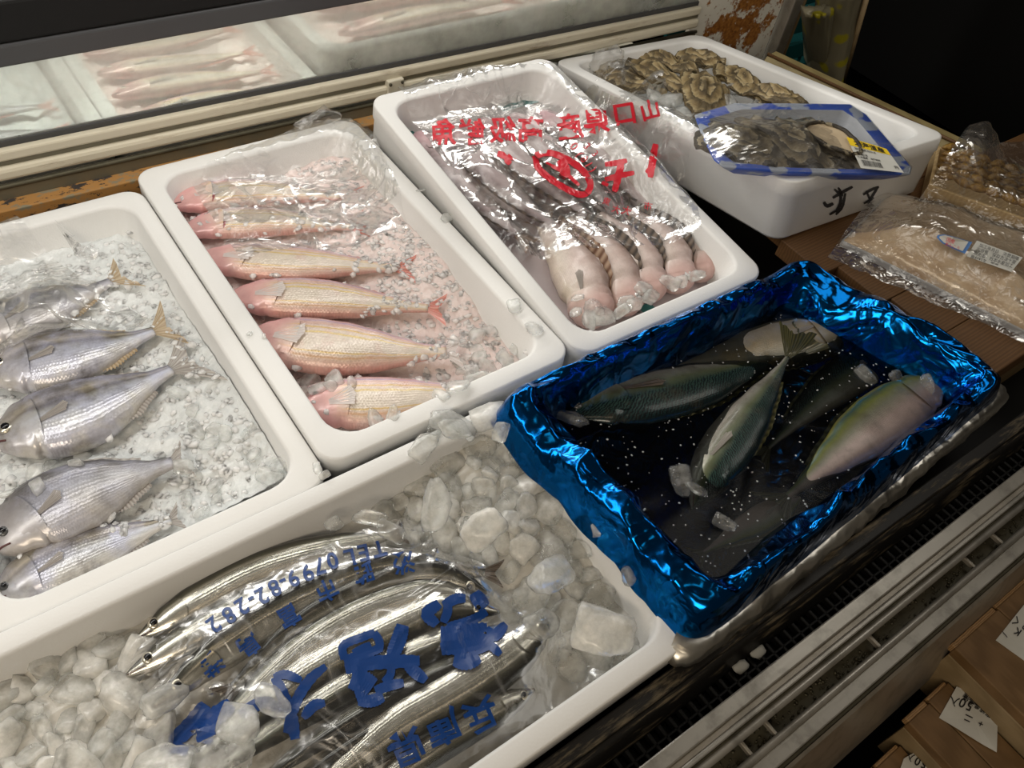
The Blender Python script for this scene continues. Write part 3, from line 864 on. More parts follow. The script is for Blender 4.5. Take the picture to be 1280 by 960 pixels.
slope(bbar('glass_seal', 1.0975, 1.105, .036, .052, 'dark_grey', .001))
g = slope(bbar('glass_pane', 1.100, 1.105, .040, .19, 'fogged_glass', .0008))
bbar('top_beam_edge', 1.092, 1.118, .158, .185, 'dark_grey', .003, X0, 1.36)
bbar('top_beam', 1.094, 1.30, .1855, .235, 'black_paint', .004, X0, 1.36)
bbar('case_floor', 1.105, 1.95, -.16, -.125, 'white_enamel', .002)
bbar('case_back', 1.95, 1.97, -.16, .40, 'white_enamel', .002)
# clip with two screws on the rail
c = at(508, 112, .03)
V, Fc = bbox((c.x, 1.0855, .0125), (.030, .012, .034), .002)
cl = bs.part('rail_clip', V, Fc, 'white_enamel', False)
for dx in (-.011, .011):
    bs.part('screw', *tube([Vector((c.x + dx, 1.0795, .024)), Vector((c.x + dx, 1.0775, .024))], .0026, 10), 'gunk', parent=cl)
# end panel and post
ep = Thing('end_panel', 'cream steel end panel with orange rust beside oyster box', 'panel', (1.5, 1.1, -.5))
ep.part('sheet', *bbox((1.505, 1.108, .02), (.285, .012, .52), .002), 'rust_panel', False)
ep.part('post', *bbox((1.678, 1.098, .02), (.034, .03, .60), .003), 'steel_dull', False)
ep.part('post_edge', *bbox((1.704, 1.102, .02), (.014, .03, .60), .002), 'wood_grey', False)

# boxes and fish behind the glass
def inner_box(label, x0, x1, y0, y1, z):
    return foam_box(label, ((x0 + x1) / 2, (y0 + y1) / 2, z), (1, 0, 0), (0, 1, 0), x1 - x0, y1 - y0, .118, .0235)
inner_box('foam box at left end behind the fogged glass', -.12, .226, 1.135, 1.70, 0.0)
inner_box('foam box of pale fish in the middle behind the fogged glass', .228, .566, 1.135, 1.70, 0.0)
inner_box('foam box with dark scrawl on its front, right behind the fogged glass', .572, 1.20, 1.165, 1.72, .045)
def case_bed(x0, x1, y0, y1, z, mat, label):
    V, Fc = patch('ice_bed', [(x0, y0), (x1, y0), (x1, y1), (x0, y1)], 50, 70, lambda x, y, u, v: z + .006 * nz(x, y, 0, 30) + .005 * nz(x, y, 3, 70), mat, '', '')
    c = V[len(V) // 2]; tag(mesh_obj('ice_bed', V, Fc, mat, None, c), label, 'ice', None, 'stuff'); return V, Fc
case_bed(-.09, .195, 1.165, 1.68, -.03, 'ice_bed', 'packed ice in left box behind the fogged glass')
case_bed(.255, .54, 1.165, 1.68, -.035, 'ice_bed_pink', 'pinkish ice in middle box behind the fogged glass')
case_bed(.60, 1.17, 1.195, 1.70, .010, 'ice_bed_pink', 'pinkish ice in right box behind the fogged glass')
pos = ['nearest the glass', 'second from the glass', 'third from the glass', 'fourth from the glass', 'fifth from the glass']
def rowfish(xa, xb, ys, z, where, skin, nm):
    for k, y in enumerate(ys):
        p = [Vector((xa + (xb - xa) * t, y + .012 * sin(3 * t + k), z)) for t in (0, .25, .5, .75, 1)]
        # convert to the fish builder through its own measure
        px = []
        for q in p:
            d = q - CAM; zc = d.dot(RZ); px.append((640 + F_PX * d.dot(RX) / zc, 480 + F_PX * d.dot(RY) / zc))
        m = p[2]; def_h = .030
        hp = []
        for s in (1, -1):
            d = m + Vector((0, s * def_h, 0)) - CAM; zc = d.dot(RZ); hp.append((640 + F_PX * d.dot(RX) / zc, 480 + F_PX * d.dot(RY) / zc))
        fish(nm, f'blurred pale pink fish in the {where} box behind glass, {pos[k]}', 'fish', f'fish in the {where} box behind glass', px, z, hp, 'bream', skin, 'fin_red', None, tail=(.14, 1.1), ns=34, nr=16)
rowfish(.265, .50, [1.205, 1.275, 1.345, 1.42], -.022, 'middle', 'skin_pink', 'pink_bream')
rowfish(.64, .98, [1.25, 1.33, 1.41], .026, 'right', 'skin_pink', 'pink_bream')
rowfish(-.06, .16, [1.22, 1.30], -.018, 'left', 'skin_silver_pale', 'silver_croaker')
# scrawl on the right inner box front
def onfront(px, py):
    d = RX * ((px - 640) / F_PX) + RY * ((py - 480) / F_PX) + RZ
    t = (1.1645 - CAM.y) / d.y; return CAM + d * t
V, Fc = joinvf(stroke([(438, 78), (445, 92), (438, 98)], 4, onfront), stroke([(452, 78), (444, 88), (452, 95), (462, 88), (452, 78)], 4, onfront), stroke([(430, 76), (446, 72), (466, 68)], 3, onfront),
               stroke([(505, 70), (512, 78), (520, 66)], 3, onfront), stroke([(500, 82), (520, 76)], 3, onfront), stroke([(545, 62), (556, 66), (548, 72), (562, 70)], 3, onfront))
p = V[0].copy(); o = mesh_obj('box_scrawl', V, Fc, 'dark_grey', None, p)
tag(o, 'dark handwritten marks on foam box front behind the glass', 'writing')

# ------------------------------------------------------------------ dark background things at the far right
cr = Thing('plastic_crate', 'dark teal plastic crate standing in the shadow beyond the post', 'crate', (1.88, 1.30, -.55))
def crate_part(n, c, s): cr.part(n, *bbox(c, s, .003), 'teal_crate', False)
for k in range(7):
    crate_part('slat', (1.88, 1.20, -.38 + .075 * k), (.34, .012, .045))
for k in range(5):
    crate_part('post', (1.72 + .08 * k, 1.208, -.14), (.016, .014, .62))
crate_part('back_panel', (1.88, 1.46, -.14), (.34, .012, .62)); crate_part('side_panel', (2.046, 1.33, -.14), (.012, .26, .62))
bq = Thing('wrapped_bundle', 'clear plastic sleeves printed with yellow dots, leaning beyond the oyster box', 'wrapper', at(1050, 110, -.20))
def sleeve(pts, z, mat, nm, bulge):
    w4 = [at(x, y, zz) for (x, y), zz in zip(pts, z)]
    n = 16; rings = []
    for j in range(n):
        v = j / (n - 1); row = []
        for i in range(15):
            u = i / 14
            p = w4[0].lerp(w4[1], u).lerp(w4[3].lerp(w4[2], u), v)
            row.append(p + Vector((-.5, -.8, .2)) * (bulge * sin(pi * u) + .004 * nz(u * 6, v * 5, 0) + (.012 * abs(sin(u * 14)) * (1 - v) ** 3)))
        rings.append(row)
    back = [[p + Vector((.02, .03, 0)) for p in r] for r in rings]
    full = [a + b[::-1] for a, b in zip(rings, back)]
    V, Fc = loft(full, True, True, True); bq.part(nm, V, Fc, mat)
sleeve([(1028, -10), (1082, -14), (1050, 118), (1012, 92)], (.05, .05, -.20, -.20), 'dotted_wrap', 'sleeve', .03)
sleeve([(1006, 16), (1040, 10), (1036, 104), (1010, 84)], (.02, .02, -.20, -.20), 'dotted_wrap', 'sleeve', .02)
bq.part('stick', *tube([at(1086, -12, .06), at(1052, 108, -.20)], .006, 8), 'wood_grey')

# ------------------------------------------------------------------ wooden board on the right
wb = Thing('wooden_board', 'brown wooden board under the oyster box and wrapped packs', 'board', (1.45, .35, -.13))
for k, (y0, x0, x1) in enumerate([(.175, 1.048, 2.12), (.260, 1.036, 2.12), (.345, 1.018, 2.12), (.430, .985, 2.12), (.515, 1.005, 1.42)]):
    wb.part('plank', *bbox(((x0 + x1) / 2, y0 + .0425, -.016), (x1 - x0, .0842, .030 - .001 * (k % 2)), .0015), 'wood_board', False)
wb.part('support', *bbox((1.60, .345, -.08), (1.02, .32, .10), .002), 'wood_grey', False)
p0, p1 = at(985, 82, -.03), at(1262, 200, .012)
dv = (p1 - p0); dv.z = 0; L_ = dv.length; dv.normalize(); nv = Vector((dv.y, -dv.x, 0))
if nv.x > 0: nv = -nv
sb = Thing('side_plank', 'worn yellowish plank leaning along the far side of the oyster box', 'plank', (p0 + p1) / 2 - Vector((0, 0, .1)))
a0, a1 = p0 - dv * .05, p1 + dv * .25
V = [a0, a1, a1 + nv * .055 - Vector((0, 0, .07)), a0 + nv * .055 - Vector((0, 0, .07))]
bk = -nv * .03
V8 = V + [v + bk for v in V]
sb.part('slab', *bevel_vf([Vector(v) for v in V8], [(0, 1, 2, 3), (7, 6, 5, 4), (0, 4, 5, 1), (1, 5, 6, 2), (2, 6, 7, 3), (3, 7, 4, 0)], .002), 'wood_side', False)
sb.part('edge_strip', *tube([a0 + Vector((0, 0, .001)), (a0 + a1) / 2 + Vector((0, 0, .001)), a1 + Vector((0, 0, .001))], .0035, 8), 'wood_board')

# ------------------------------------------------------------------ FOAM BOXES on the counter
XA, YA = (1, 0, 0), (0, 1, 0)
foam_box('white foam box at the left holding silver fish tails-right on ice', (.0470, .749, -.008), XA, YA, .341, .562, .104, zone='A')
foam_box('white foam box of pink fish, in the middle of the counter', (.3885, .768, 0), XA, YA, .339, .574, .112, zone='B', wall=.0265)
foam_box('white foam box in front holding slender silver fish under blue-printed bag', (.1130, .2945, 0), XA, YA, .656, .342, .112, zone='D')
cTL = Vector((.5645, 1.016, .054)); cF = Vector((.5605, .472, .002)); cy = (cTL - cF).normalized(); cxx = Vector((1, .035, 0)); cxx = (cxx - cy * cxx.dot(cy)).normalized()
CW = .343
foam_box('white foam box under the red-printed bag, tilted towards the front', (cTL + cF) / 2 + cxx * CW / 2, cxx, cy, CW, (cTL - cF).length, .105, zone='C', tp=.003)
eTL, eTR, eBR = at(690, 76, -.010), at(872, 42, -.014), at(1187, 169, .099)
eFL = eTL + eBR - eTR; eO = (eTL + eBR) / 2; ex_ = (eTR - eTL).normalized(); ey_ = (eTL - eFL).normalized()
eth, EF = foam_box('white foam box of oysters, tilted up on the wooden board', eO, ex_, ey_, (eTR - eTL).length, (eTL - eFL).length, .100, zone='E', wall=.026)
ez_ = ex_.cross(ey_)
# black handwriting on its front face
fO = eFL + ex_ * .18 - ez_ * .05
def onE(px, py):
    d = RX * ((px - 640) / F_PX) + RY * ((py - 480) / F_PX) + RZ
    n_ = -ey_
    base = eFL - ey_ * -.0 - ez_ * .05 + (-ey_) * (-.004)
    # face leans slightly inwards towards the bottom
    nn = (n_ - ez_ * .065).normalized()
    t = (base - CAM).dot(nn) / d.dot(nn)
    return CAM + d * t + nn * .0012
V, Fc = joinvf(stroke([(1029, 252), (1033, 257), (1041, 254)], 4.5, onE), stroke([(1042, 236), (1052, 244), (1047, 234)], 3.5, onE), stroke([(1040, 247), (1052, 240), (1065, 233)], 4, onE), stroke([(1049, 236), (1050, 252), (1044, 265)], 4, onE),
               stroke([(1056, 241), (1052, 258), (1044, 268)], 3.5, onE), stroke([(1036, 268), (1046, 262)], 3, onE))
eth.part('handwritten_character', V, Fc, 'ink_black')
V, Fc = joinvf(               stroke([(1078, 243), (1088, 237), (1098, 233)], 3.5, onE), stroke([(1082, 238), (1087, 250)], 3, onE), stroke([(1097, 233), (1090, 244), (1084, 254)], 3.5, onE), stroke([(1079, 254), (1092, 247)], 3, onE))
eth.part('handwritten_character', V, Fc, 'ink_black')

# ------------------------------------------------------------------ ICE BEDS
def bed(zone, x0, x1, y0, y1, zf, mat, label, nx=90, ny=130):
    V, Fc = patch('ice_bed', [(x0, y0), (x1, y0), (x1, y1), (x0, y1)], nx, ny, lambda x, y, u, v: zf(x, y), mat, '', '')
    c = V[len(V) // 2].copy(); tag(mesh_obj('ice_bed', V, Fc, mat, None, c), label, 'ice', None, 'stuff'); collide(zone, V, Fc)
rough = lambda x, y, a=1: a * (.006 * nz(x, y, 0, 28) + .004 * nz(x, y, 5, 75) + .0025 * nz(x, y, 9, 150))
bed('A', -.10, .190, .517, 1.005, lambda x, y: -.052 + rough(x, y) + .016 * max(0, (x - .11) / .08) * max(0, 1 - abs(y - .62) / .22), 'ice_bed', 'packed white crushed ice filling the silver fish box')
bed('B', .246, .531, .508, 1.028, lambda x, y: -.055 + rough(x, y, .8) + .018 * max(0, min(1, (x - .40) / .08)) * max(0, min(1, (y - .62) / .1)), 'ice_bed_pink', 'pink-stained crushed ice filling the pink fish box')
# meltwater in C follows the box tilt
cc0 = cF + cxx * .026
def czf(x, y): return cF.z + (y - cF.y) / (cTL.y - cF.y) * (cTL.z - cF.z) - .068 + .002 * nz(x, y, 0, 16)
bed('C', .583, .882, .500, .990, czf, 'meltwater_bed', 'pale ice and meltwater slab under the red-printed bag', 60, 90)
def dzf(x, y):
    heap = .036 * max(0, min(1, (x - .27) / .10)) * max(0, min(1, (y - .20) / .14)) + .016 * max(0, min(1, (.06 - x) / .10))
    return -.058 + heap + rough(x, y, .9)
bed('D', -.19, .417, .149, .441, dzf, 'ice_bed_front', 'melting white ice filling the front box', 140, 80)

# ------------------------------------------------------------------ FISH, box A (silver)
SA = 'silver fish lying on ice in the left box'
fish('silver_croaker', 'grey silver fish half hidden under clear film, topmost in left box', 'fish', SA, [(-40, 425), (10, 405), (60, 385), (105, 368), (138, 352)], -.040, ((50, 352), (50, 420)), 'croaker', 'skin_silver_pale', 'fin_brown', 'A', tail=(.17, 1.25))
fish('silver_croaker', 'silver fish with golden tail, second from top in left box', 'fish', SA, [(-14, 474), (35, 458), (90, 447), (150, 430), (192, 414)], -.036, ((95, 411), (95, 493)), 'croaker', 'skin_silver', 'fin_brown', 'A', tail=(.17, 1.45))
fish('silver_croaker', 'large-eyed silver fish with grey tail, third from top in left box', 'fish', SA, [(-6, 557), (45, 535), (105, 516), (165, 487), (214, 462)], -.036, ((95, 474), (105, 575)), 'croaker', 'skin_silver', 'fin_grey', 'A', tail=(.22, 1.5), eye=(.085, .12, .16, 'eye_silver'))
fish('silver_croaker', 'deep-bodied silver fish with dark shoulder spot, fourth in left box', 'fish', SA, [(-2, 690), (45, 650), (100, 622), (160, 598), (216, 578)], -.036, ((95, 574), (110, 682)), 'croaker', 'skin_silver_pale', 'fin_grey', 'A', tail=(.10, .8), eye=(.085, .15, .13, 'eye_dark'))
fish('silver_croaker', 'silver fish against front wall of left box, lowest', 'fish', SA, [(-6, 752), (40, 722), (90, 700), (150, 675), (214, 650)], -.044, ((90, 655), (110, 735)), 'croaker', 'skin_silver', 'fin_grey', 'A', tail=(.08, .8), eye=(.08, .12, .15, 'eye_dark'))
# box B (pink)
SB = 'pink fish lying on ice in the middle box'
kw = dict(fins=('dorsal', 'pectoral'), eye=None, pec='fin_white', pecs=(-.09, .13, .42, .10))
fish('pink_bream', 'pink fish with raised gill cover, topmost, under clear film', 'fish', SB, [(214, 258), (255, 248), (310, 244), (370, 243), (425, 246)], -.038, ((320, 226), (320, 268)), 'bream', 'skin_pink', 'fin_red', 'B', gill_open=True, **kw)
fish('pink_bream', 'pink fish with open red gill, second from top, mostly under film', 'fish', SB, [(228, 292), (270, 281), (330, 278), (390, 280), (440, 284)], -.040, ((330, 260), (330, 300)), 'bream', 'skin_pink', 'fin_red', 'B', gill_open=True, **kw)
fish('pink_bream', 'slim cream and pink fish with red tail, third from top', 'fish', SB, [(246, 322), (300, 326), (360, 330), (430, 332), (495, 335)], -.036, ((330, 304), (330, 353)), 'bream', 'skin_pink', 'fin_red', 'B', tail=(.12, 1.2), **kw)
fish('pink_bream', 'pink fish with dark slit gill and red tail, fourth from top', 'fish', SB, [(284, 372), (335, 372), (400, 374), (470, 380), (535, 385)], -.036, ((375, 345), (375, 400)), 'bream', 'skin_pink', 'fin_red', 'B', tail=(.11, 1.2), **kw)
fish('pink_bream', 'scaly yellow-striped pink fish, fifth from top, largest', 'fish', SB, [(312, 418), (365, 428), (430, 436), (500, 440), (558, 440)], -.034, ((420, 399), (415, 475)), 'bream', 'skin_pink', 'fin_pale', 'B', tail=(.10, 1.0), **kw)
fish('pink_bream', 'pink fish with red head half under ice, lowest in middle box', 'fish', SB, [(378, 512), (430, 505), (490, 503), (550, 496), (602, 488)], -.040, ((485, 466), (490, 540)), 'bream', 'skin_pink', 'fin_pale', 'B', tail=(.10, 1.0), fins=('dorsal', 'pectoral'), pec='fin_white', pecs=(-.09, .13, .42, .10), eye=(.085, .55, .10, 'eye_dark'))
# box C (whitish, under the printed bag)
SCg = 'pale fish in the box under the red-printed bag'
def cz(px, py, up=.018):
    z = -.04
    for _ in range(4):
        p = at(px, py, z); z = czf(p.x, p.y) + up
    return z
def cfish(label, px, w, tl=(.13, 1.2), skin='skin_white', prof='codling', up=.018, dorsal=1, fin='fin_dark', roll=.35, **k):
    zs = [cz(*p, up) for p in px]; m = px[len(px) // 2]
    fish('pale_codling', label, 'fish', SCg, px, zs[len(zs) // 2], ((m[0] - w * .36, m[1] + w * .30), (m[0] + w * .36, m[1] - w * .30)), prof, skin, fin, 'C', thick=.62, dorsal=dorsal, tail=tl, zs=zs, eye=None, roll=roll, **k)
cfish('pale fish along left wall under red-printed bag, tail spread', [(524, 168), (550, 205), (588, 245), (622, 276), (648, 293)], 58, (.15, 1.35), fins=('dorsal_long',), dorsal=-1, tail_mat='fin_rust')
cfish('pale fish second from left wall under red-printed bag', [(566, 158), (596, 205), (632, 242), (665, 268), (692, 283)], 58, (.14, 1.3), up=.021, fins=('dorsal_long',), dorsal=-1)
cfish('pale grey fish third from left under red-printed bag', [(603, 152), (635, 195), (672, 228), (708, 254), (735, 272)], 60, (.13, 1.2), up=.021, fins=('dorsal_long',), dorsal=-1)
cfish('pale fish fourth from left under round red emblem', [(640, 146), (676, 188), (715, 222), (750, 250), (772, 270)], 58, (.12, 1.2), up=.021, fins=('dorsal_long',), dorsal=-1)
cfish('pale fish at right end of back row under bag', [(674, 142), (712, 178), (750, 210), (785, 240), (808, 258)], 54, (.12, 1.1), up=.018, fins=('dorsal_long',), dorsal=-1)
cfish('cream fish head-down at left of front row, brown fin', [(742, 408), (735, 370), (714, 330), (692, 296), (680, 278)], 62, (.10, 1.0), 'skin_cream', up=.016, dorsal=-1, fins=('dorsal_long', 'pectoral'), fin='fin_rust')
cfish('cream fish head-down second in front row', [(787, 392), (776, 358), (754, 320), (728, 290), (712, 274)], 56, (.10, 1.0), 'skin_cream', up=.018, dorsal=-1, fins=('dorsal_long',), fin='fin_dark')
cfish('cream fish head-down in centre of front row', [(816, 376), (806, 344), (788, 312), (764, 286), (748, 270)], 52, (.10, 1.0), 'skin_cream', up=.018, dorsal=-1, fins=('dorsal_long',), fin='fin_dark')
cfish('cream fish head-down fourth in front row', [(850, 364), (840, 332), (822, 302), (800, 280), (782, 266)], 52, (.10, 1.0), 'skin_cream', up=.018, dorsal=-1, fins=('dorsal_long',), fin='fin_dark')
cfish('cream fish head-down at right end of front row', [(880, 350), (870, 322), (852, 296), (832, 276), (816, 262)], 46, (.10, 1.0), 'skin_cream', up=.014, dorsal=-1, fins=('dorsal_long',), fin='fin_dark')
# green tray mat edges under them
matl = ['at back right corner of box', 'along left wall', 'beside the foil', 'at near right corner', 'at back left corner', 'along the back wall']
for k, (px, py, sx, sy) in enumerate([(702, 128, .022, .012), (512, 168, .010, .028), (812, 388, .012, .012), (888, 322, .014, .022), (520, 150, .02, .01), (655, 128, .05, .01)]):
    p = at(px, py, cz(px, py, .012))
    V, Fc = patch('mat', [(p.x - sx, p.y - sy), (p.x + sx, p.y - sy), (p.x + sx, p.y + sy), (p.x - sx, p.y + sy)], 9, 9, lambda x, y, u, v: p.z + .004 * nz(x, y, 0, 80), 'teal_sheet', '', '')
    tag(mesh_obj('green_mat', V, Fc, 'teal_sheet', None, p), 'dark green plastic mat edge showing ' + matl[k] + ' under pale fish', 'mat')
# box D (slender silver)
SD = 'slender silver fish under the blue-printed bag'
def sfish(label, px, w, z=-.030, dorsal=1, roll=0.0, eye=(.075, .10, .30, 'eye_silver'), **k):
    m = px[len(px) // 2]; q = px[len(px) // 2 + 1]; d = Vector((q[0] - m[0], q[1] - m[1])).normalized()
    fish('silver_saury', label, 'fish', SD, px, z, ((m[0] - d.y * w / 2, m[1] + d.x * w / 2), (m[0] + d.y * w / 2, m[1] - d.x * w / 2)), 'saury', 'skin_saury', 'fin_dark', 'D', thick=.62, dorsal=dorsal, roll=roll, eye=eye, tail=(.07, 1.0), fins=('anal',), gill=.17, hscale=1.0, **k)
sfish('slender silver fish nearest the back wall of front box', [(170, 800), (240, 757), (320, 715), (400, 690), (490, 668)], 44, -.036, 1)
sfish('slender fish with round silver eye under the phone number', [(158, 845), (225, 806), (310, 762), (410, 722), (530, 703)], 46, -.030, 1)
sfish('slender silver fish under the small blue address line, tail at right', [(190, 885), (280, 812), (380, 752), (490, 712), (606, 716)], 46, -.024, 1, .5)
sfish('dark-backed slender fish arching right below the address line', [(612, 742), (545, 722), (470, 738), (380, 785), (290, 860)], 44, -.026, -1, .7)
sfish('slender fish with translucent flank and eye near the ice', [(600, 752), (540, 742), (455, 768), (370, 820), (270, 910)], 46, -.024, -1)
sfish('bright silver fish crossing under the big blue letters', [(625, 765), (555, 763), (470, 800), (370, 855), (250, 945)], 48, -.020, 1)
sfish('slender silver fish just below the bright one', [(632, 800), (560, 800), (470, 838), (370, 895), (270, 965)], 46, -.022, 1, .3)
sfish('dark olive-backed slender fish left of the blue place name', [(640, 815), (570, 832), (480, 876), (390, 930), (310, 990)], 46, -.024, 1, .9)
sfish('darkest slender fish in the middle of front box', [(630, 828), (560, 860), (480, 905), (400, 955), (340, 1000)], 44, -.026, 1, 1.0)
sfish('broad silver fish under the blue place name', [(690, 772), (640, 820), (570, 868), (490, 915), (400, 985)], 62, -.020, 1)
sfish('slender silver fish along the front wall', [(668, 862), (620, 888), (560, 925), (500, 965), (450, 1005)], 44, -.026, 1)

# ------------------------------------------------------------------ FOIL BOX (mackerel)
fc = [at(634, 500, .03), at(1004, 332, .03), at(1252, 474, .03), at(884, 770, .03)]     # left-back, right-back, right-front, left-front
fcen = sum(fc, Vector()) / 4
fexx = ((fc[1] - fc[0]) + (fc[2] - fc[3])).normalized(); feyy = ((fc[0] - fc[3]) + (fc[1] - fc[2])); feyy = (feyy - fexx * feyy.dot(fexx)).normalized()
fb = Thing('foil_lined_box', 'foam box lined with crumpled blue foil holding mackerel in meltwater', 'box', fcen - Vector((0, 0, .135)))
def loopF(off, z, n=260):
    """rounded quadrilateral through the four rim corners, offset outwards by off"""
    P = []
    cx = [c + (c - fcen).normalized() * (off * 1.35) for c in fc]
    rr = .16
    per = n // 4
    for k in range(4):
        a, b, c = cx[k - 1], cx[k], cx[(k + 1) % 4]
        s = b.lerp(a, rr * .45 if True else 0); e = b.lerp(c, rr * .45)
        nx_ = cx[(k + 1) % 4]; e2 = nx_.lerp(b, rr * .45)
        nc_ = per // 4
        for i in range(nc_):
            t = i / nc_; P.append((s * (1 - t) ** 2 + b * 2 * t * (1 - t) + e * t * t))
        for i in range(per - nc_):
            t = i / (per - nc_); P.append(e.lerp(e2, t))
    return [Vector((p.x, p.y, z)) for p in P]
V, Fc = loft([loopF(-.006, -.111, 96), loopF(-.001, -.03, 96), loopF(.0, .008, 96), loopF(-.008, .013, 96), loopF(-.016, .013, 96), loopF(-.020, .006, 96), loopF(-.060, -.085, 96)], True, True, True)
fb.part('shell', V, Fc, 'foam')
# blue foil: profile from inside floor over the rim and down outside
prof_f = [(-.054, -.075), (-.048, -.055), (-.044, -.035), (-.041, -.018), (-.037, -.004), (-.033, .010), (-.029, .022), (-.023, .032), (-.016, .039), (-.010, .042), (-.001, .041), (.006, .036), (.010, .028), (.013, .018), (.016, .008), (.019, -.002)]
pf = []
for i in range(len(prof_f) - 1):
    for k in range(3): pf.append(tuple(prof_f[i][q] + (prof_f[i + 1][q] - prof_f[i][q]) * k / 3 for q in (0, 1)))
pf.append(prof_f[-1])
NF = 520
rings = []
for j, (o_, z_) in enumerate(pf):
    ring = loopF(o_, z_, NF); g = j / (len(pf) - 1)
    out = []
    for i, p in enumerate(ring):
        d = (p - fcen); d.z = 0; d.normalize()
        q = p * 1
        amp = .4 + .9 * sin(pi * min(1, g * 1.1)) 
        c1 = crease(p.x * 1.0 + g * .04, p.y * 1.0 - g * .03, g * .10, 13) ; c2 = crease(p.x + 3, p.y + p.x * .6, g * .16, 26)
        h = amp * (.020 * (c1 - .2) + .0075 * (c2 - .2)) + .006 * amp * nz(p.x, p.y, 4, 9)
        q = p - d * h * (.9 if g < .5 else -.4) + Vector((0, 0, -h * 1.25 + .003))
        out.append(q)
    rings.append(out)
V, Fc = loft(rings, True, True, False)
fb.part('foil_liner', V, Fc, 'foil_blue')
collide('F', V, Fc)
# silver underside of the foil turned out along the front and right
sk = [(.012, .004), (.020, .005), (.028, .003), (.034, -.002), (.036, -.010), (.032, -.020), (.024, -.028)]
rings = []
for j, (o_, z_) in enumerate(sk):
    ring = loopF(o_, z_, 360)[112:292]; out = []
    for i, p in enumerate(ring):
        d = (p - fcen); d.z = 0; d.normalize()
        h = .010 * crease(p.x, p.y, j * .12, 24) + .005 * crease(p.x, p.y, 3 + j * .2, 55)
        out.append(p + d * (h - .003) + Vector((0, 0, .010 * nz(p.x, p.y, 2, 12) - .01 * (j == 6) * crease(p.x, p.y, 9, 18))))
    rings.append(out)
V, Fc = loft(rings, False, False, False)
fb.part('foil_underside', V, Fc, 'foil_silver')
# meltwater
WZ = -.006
lp = loopF(-.036, WZ, 96); ctr = fcen.copy(); ctr.z = WZ
rings = [[ctr.lerp(p, t) + Vector((0, 0, .0012 * nz(p.x * t + ctr.x, p.y * t, 0, 40))) for p in lp] for t in (.04, .15, .3, .45, .6, .72, .84, .93, 1.0)]
V, Fc = loft(rings, True, True, False)
wo = mesh_obj('meltwater', V, Fc, 'water', None, ctr); tag(wo, 'dark meltwater standing around the mackerel in the blue foil', 'water', None, 'stuff')

SF = 'mackerel in the blue foil box'
mk = dict(tail=(.11, 1.05), fins=('dorsal', 'pectoral'), ns=80)
fish('mackerel', 'mackerel with pale upper flank, head at the left foil corner', 'fish', SF, [(696, 520), (760, 510), (835, 493), (910, 470), (985, 442)], -.016, ((835, 455), (840, 536)), 'mackerel', 'skin_mackerel', 'fin_olive', 'F', dorsal=-1, tail_mat='fin_olive', roll=.22, tail_curl=.022, eye=(.075, -.1, .16, 'eye_dark'), pec='fin_dark', **mk)
fish('mackerel', 'mackerel with golden pale side, head at right by the back foil', 'fish', SF, [(1070, 416), (1024, 422), (968, 434), (908, 448), (842, 460)], -.020, ((980, 402), (985, 466)), 'mackerel', 'skin_mackerel_belly', 'fin_olive', 'F', dorsal=1, eye=(.085, .20, .22, 'eye_silver'), **mk)
fish('mackerel', 'barred blue-green mackerel with its tail fin standing up at centre', 'fish', SF, [(866, 636), (890, 590), (922, 540), (956, 490), (985, 446)], -.013, ((886, 530), (962, 568)), 'mackerel', 'skin_mackerel', 'fin_olive', 'F', dorsal=-1, roll=.28, zs=[-.020, -.016, -.012, -.004, .008], tail_curl=.03, eye=(.075, .1, .16, 'eye_dark'), **mk)
fish('mackerel', 'mackerel with pinkish belly and yellow-green back by the front foil', 'fish', SF, [(1180, 470), (1138, 500), (1090, 535), (1040, 575), (985, 620)], -.010, ((1052, 508), (1106, 582)), 'mackerel', 'skin_mackerel_side', 'fin_olive', 'F', dorsal=-1, eye=None, **{**mk, 'fins': ('dorsal',)})
fish('mackerel', 'dim mackerel sunk deepest in the dark water at right', 'fish', SF, [(1150, 425), (1110, 440), (1060, 470), (1010, 510), (960, 560)], -.036, ((1036, 450), (1080, 500)), 'mackerel', 'skin_mackerel', 'fin_olive', 'F', dorsal=-1, eye=None, **mk)
fish('mackerel', 'brownish mackerel belly showing at the near corner of the foil', 'fish', SF, [(1000, 622), (970, 640), (935, 660), (905, 676), (880, 690)], -.022, ((925, 640), (950, 682)), 'mackerel', 'skin_mackerel_side', 'fin_olive', 'F', dorsal=1, eye=None, **mk)
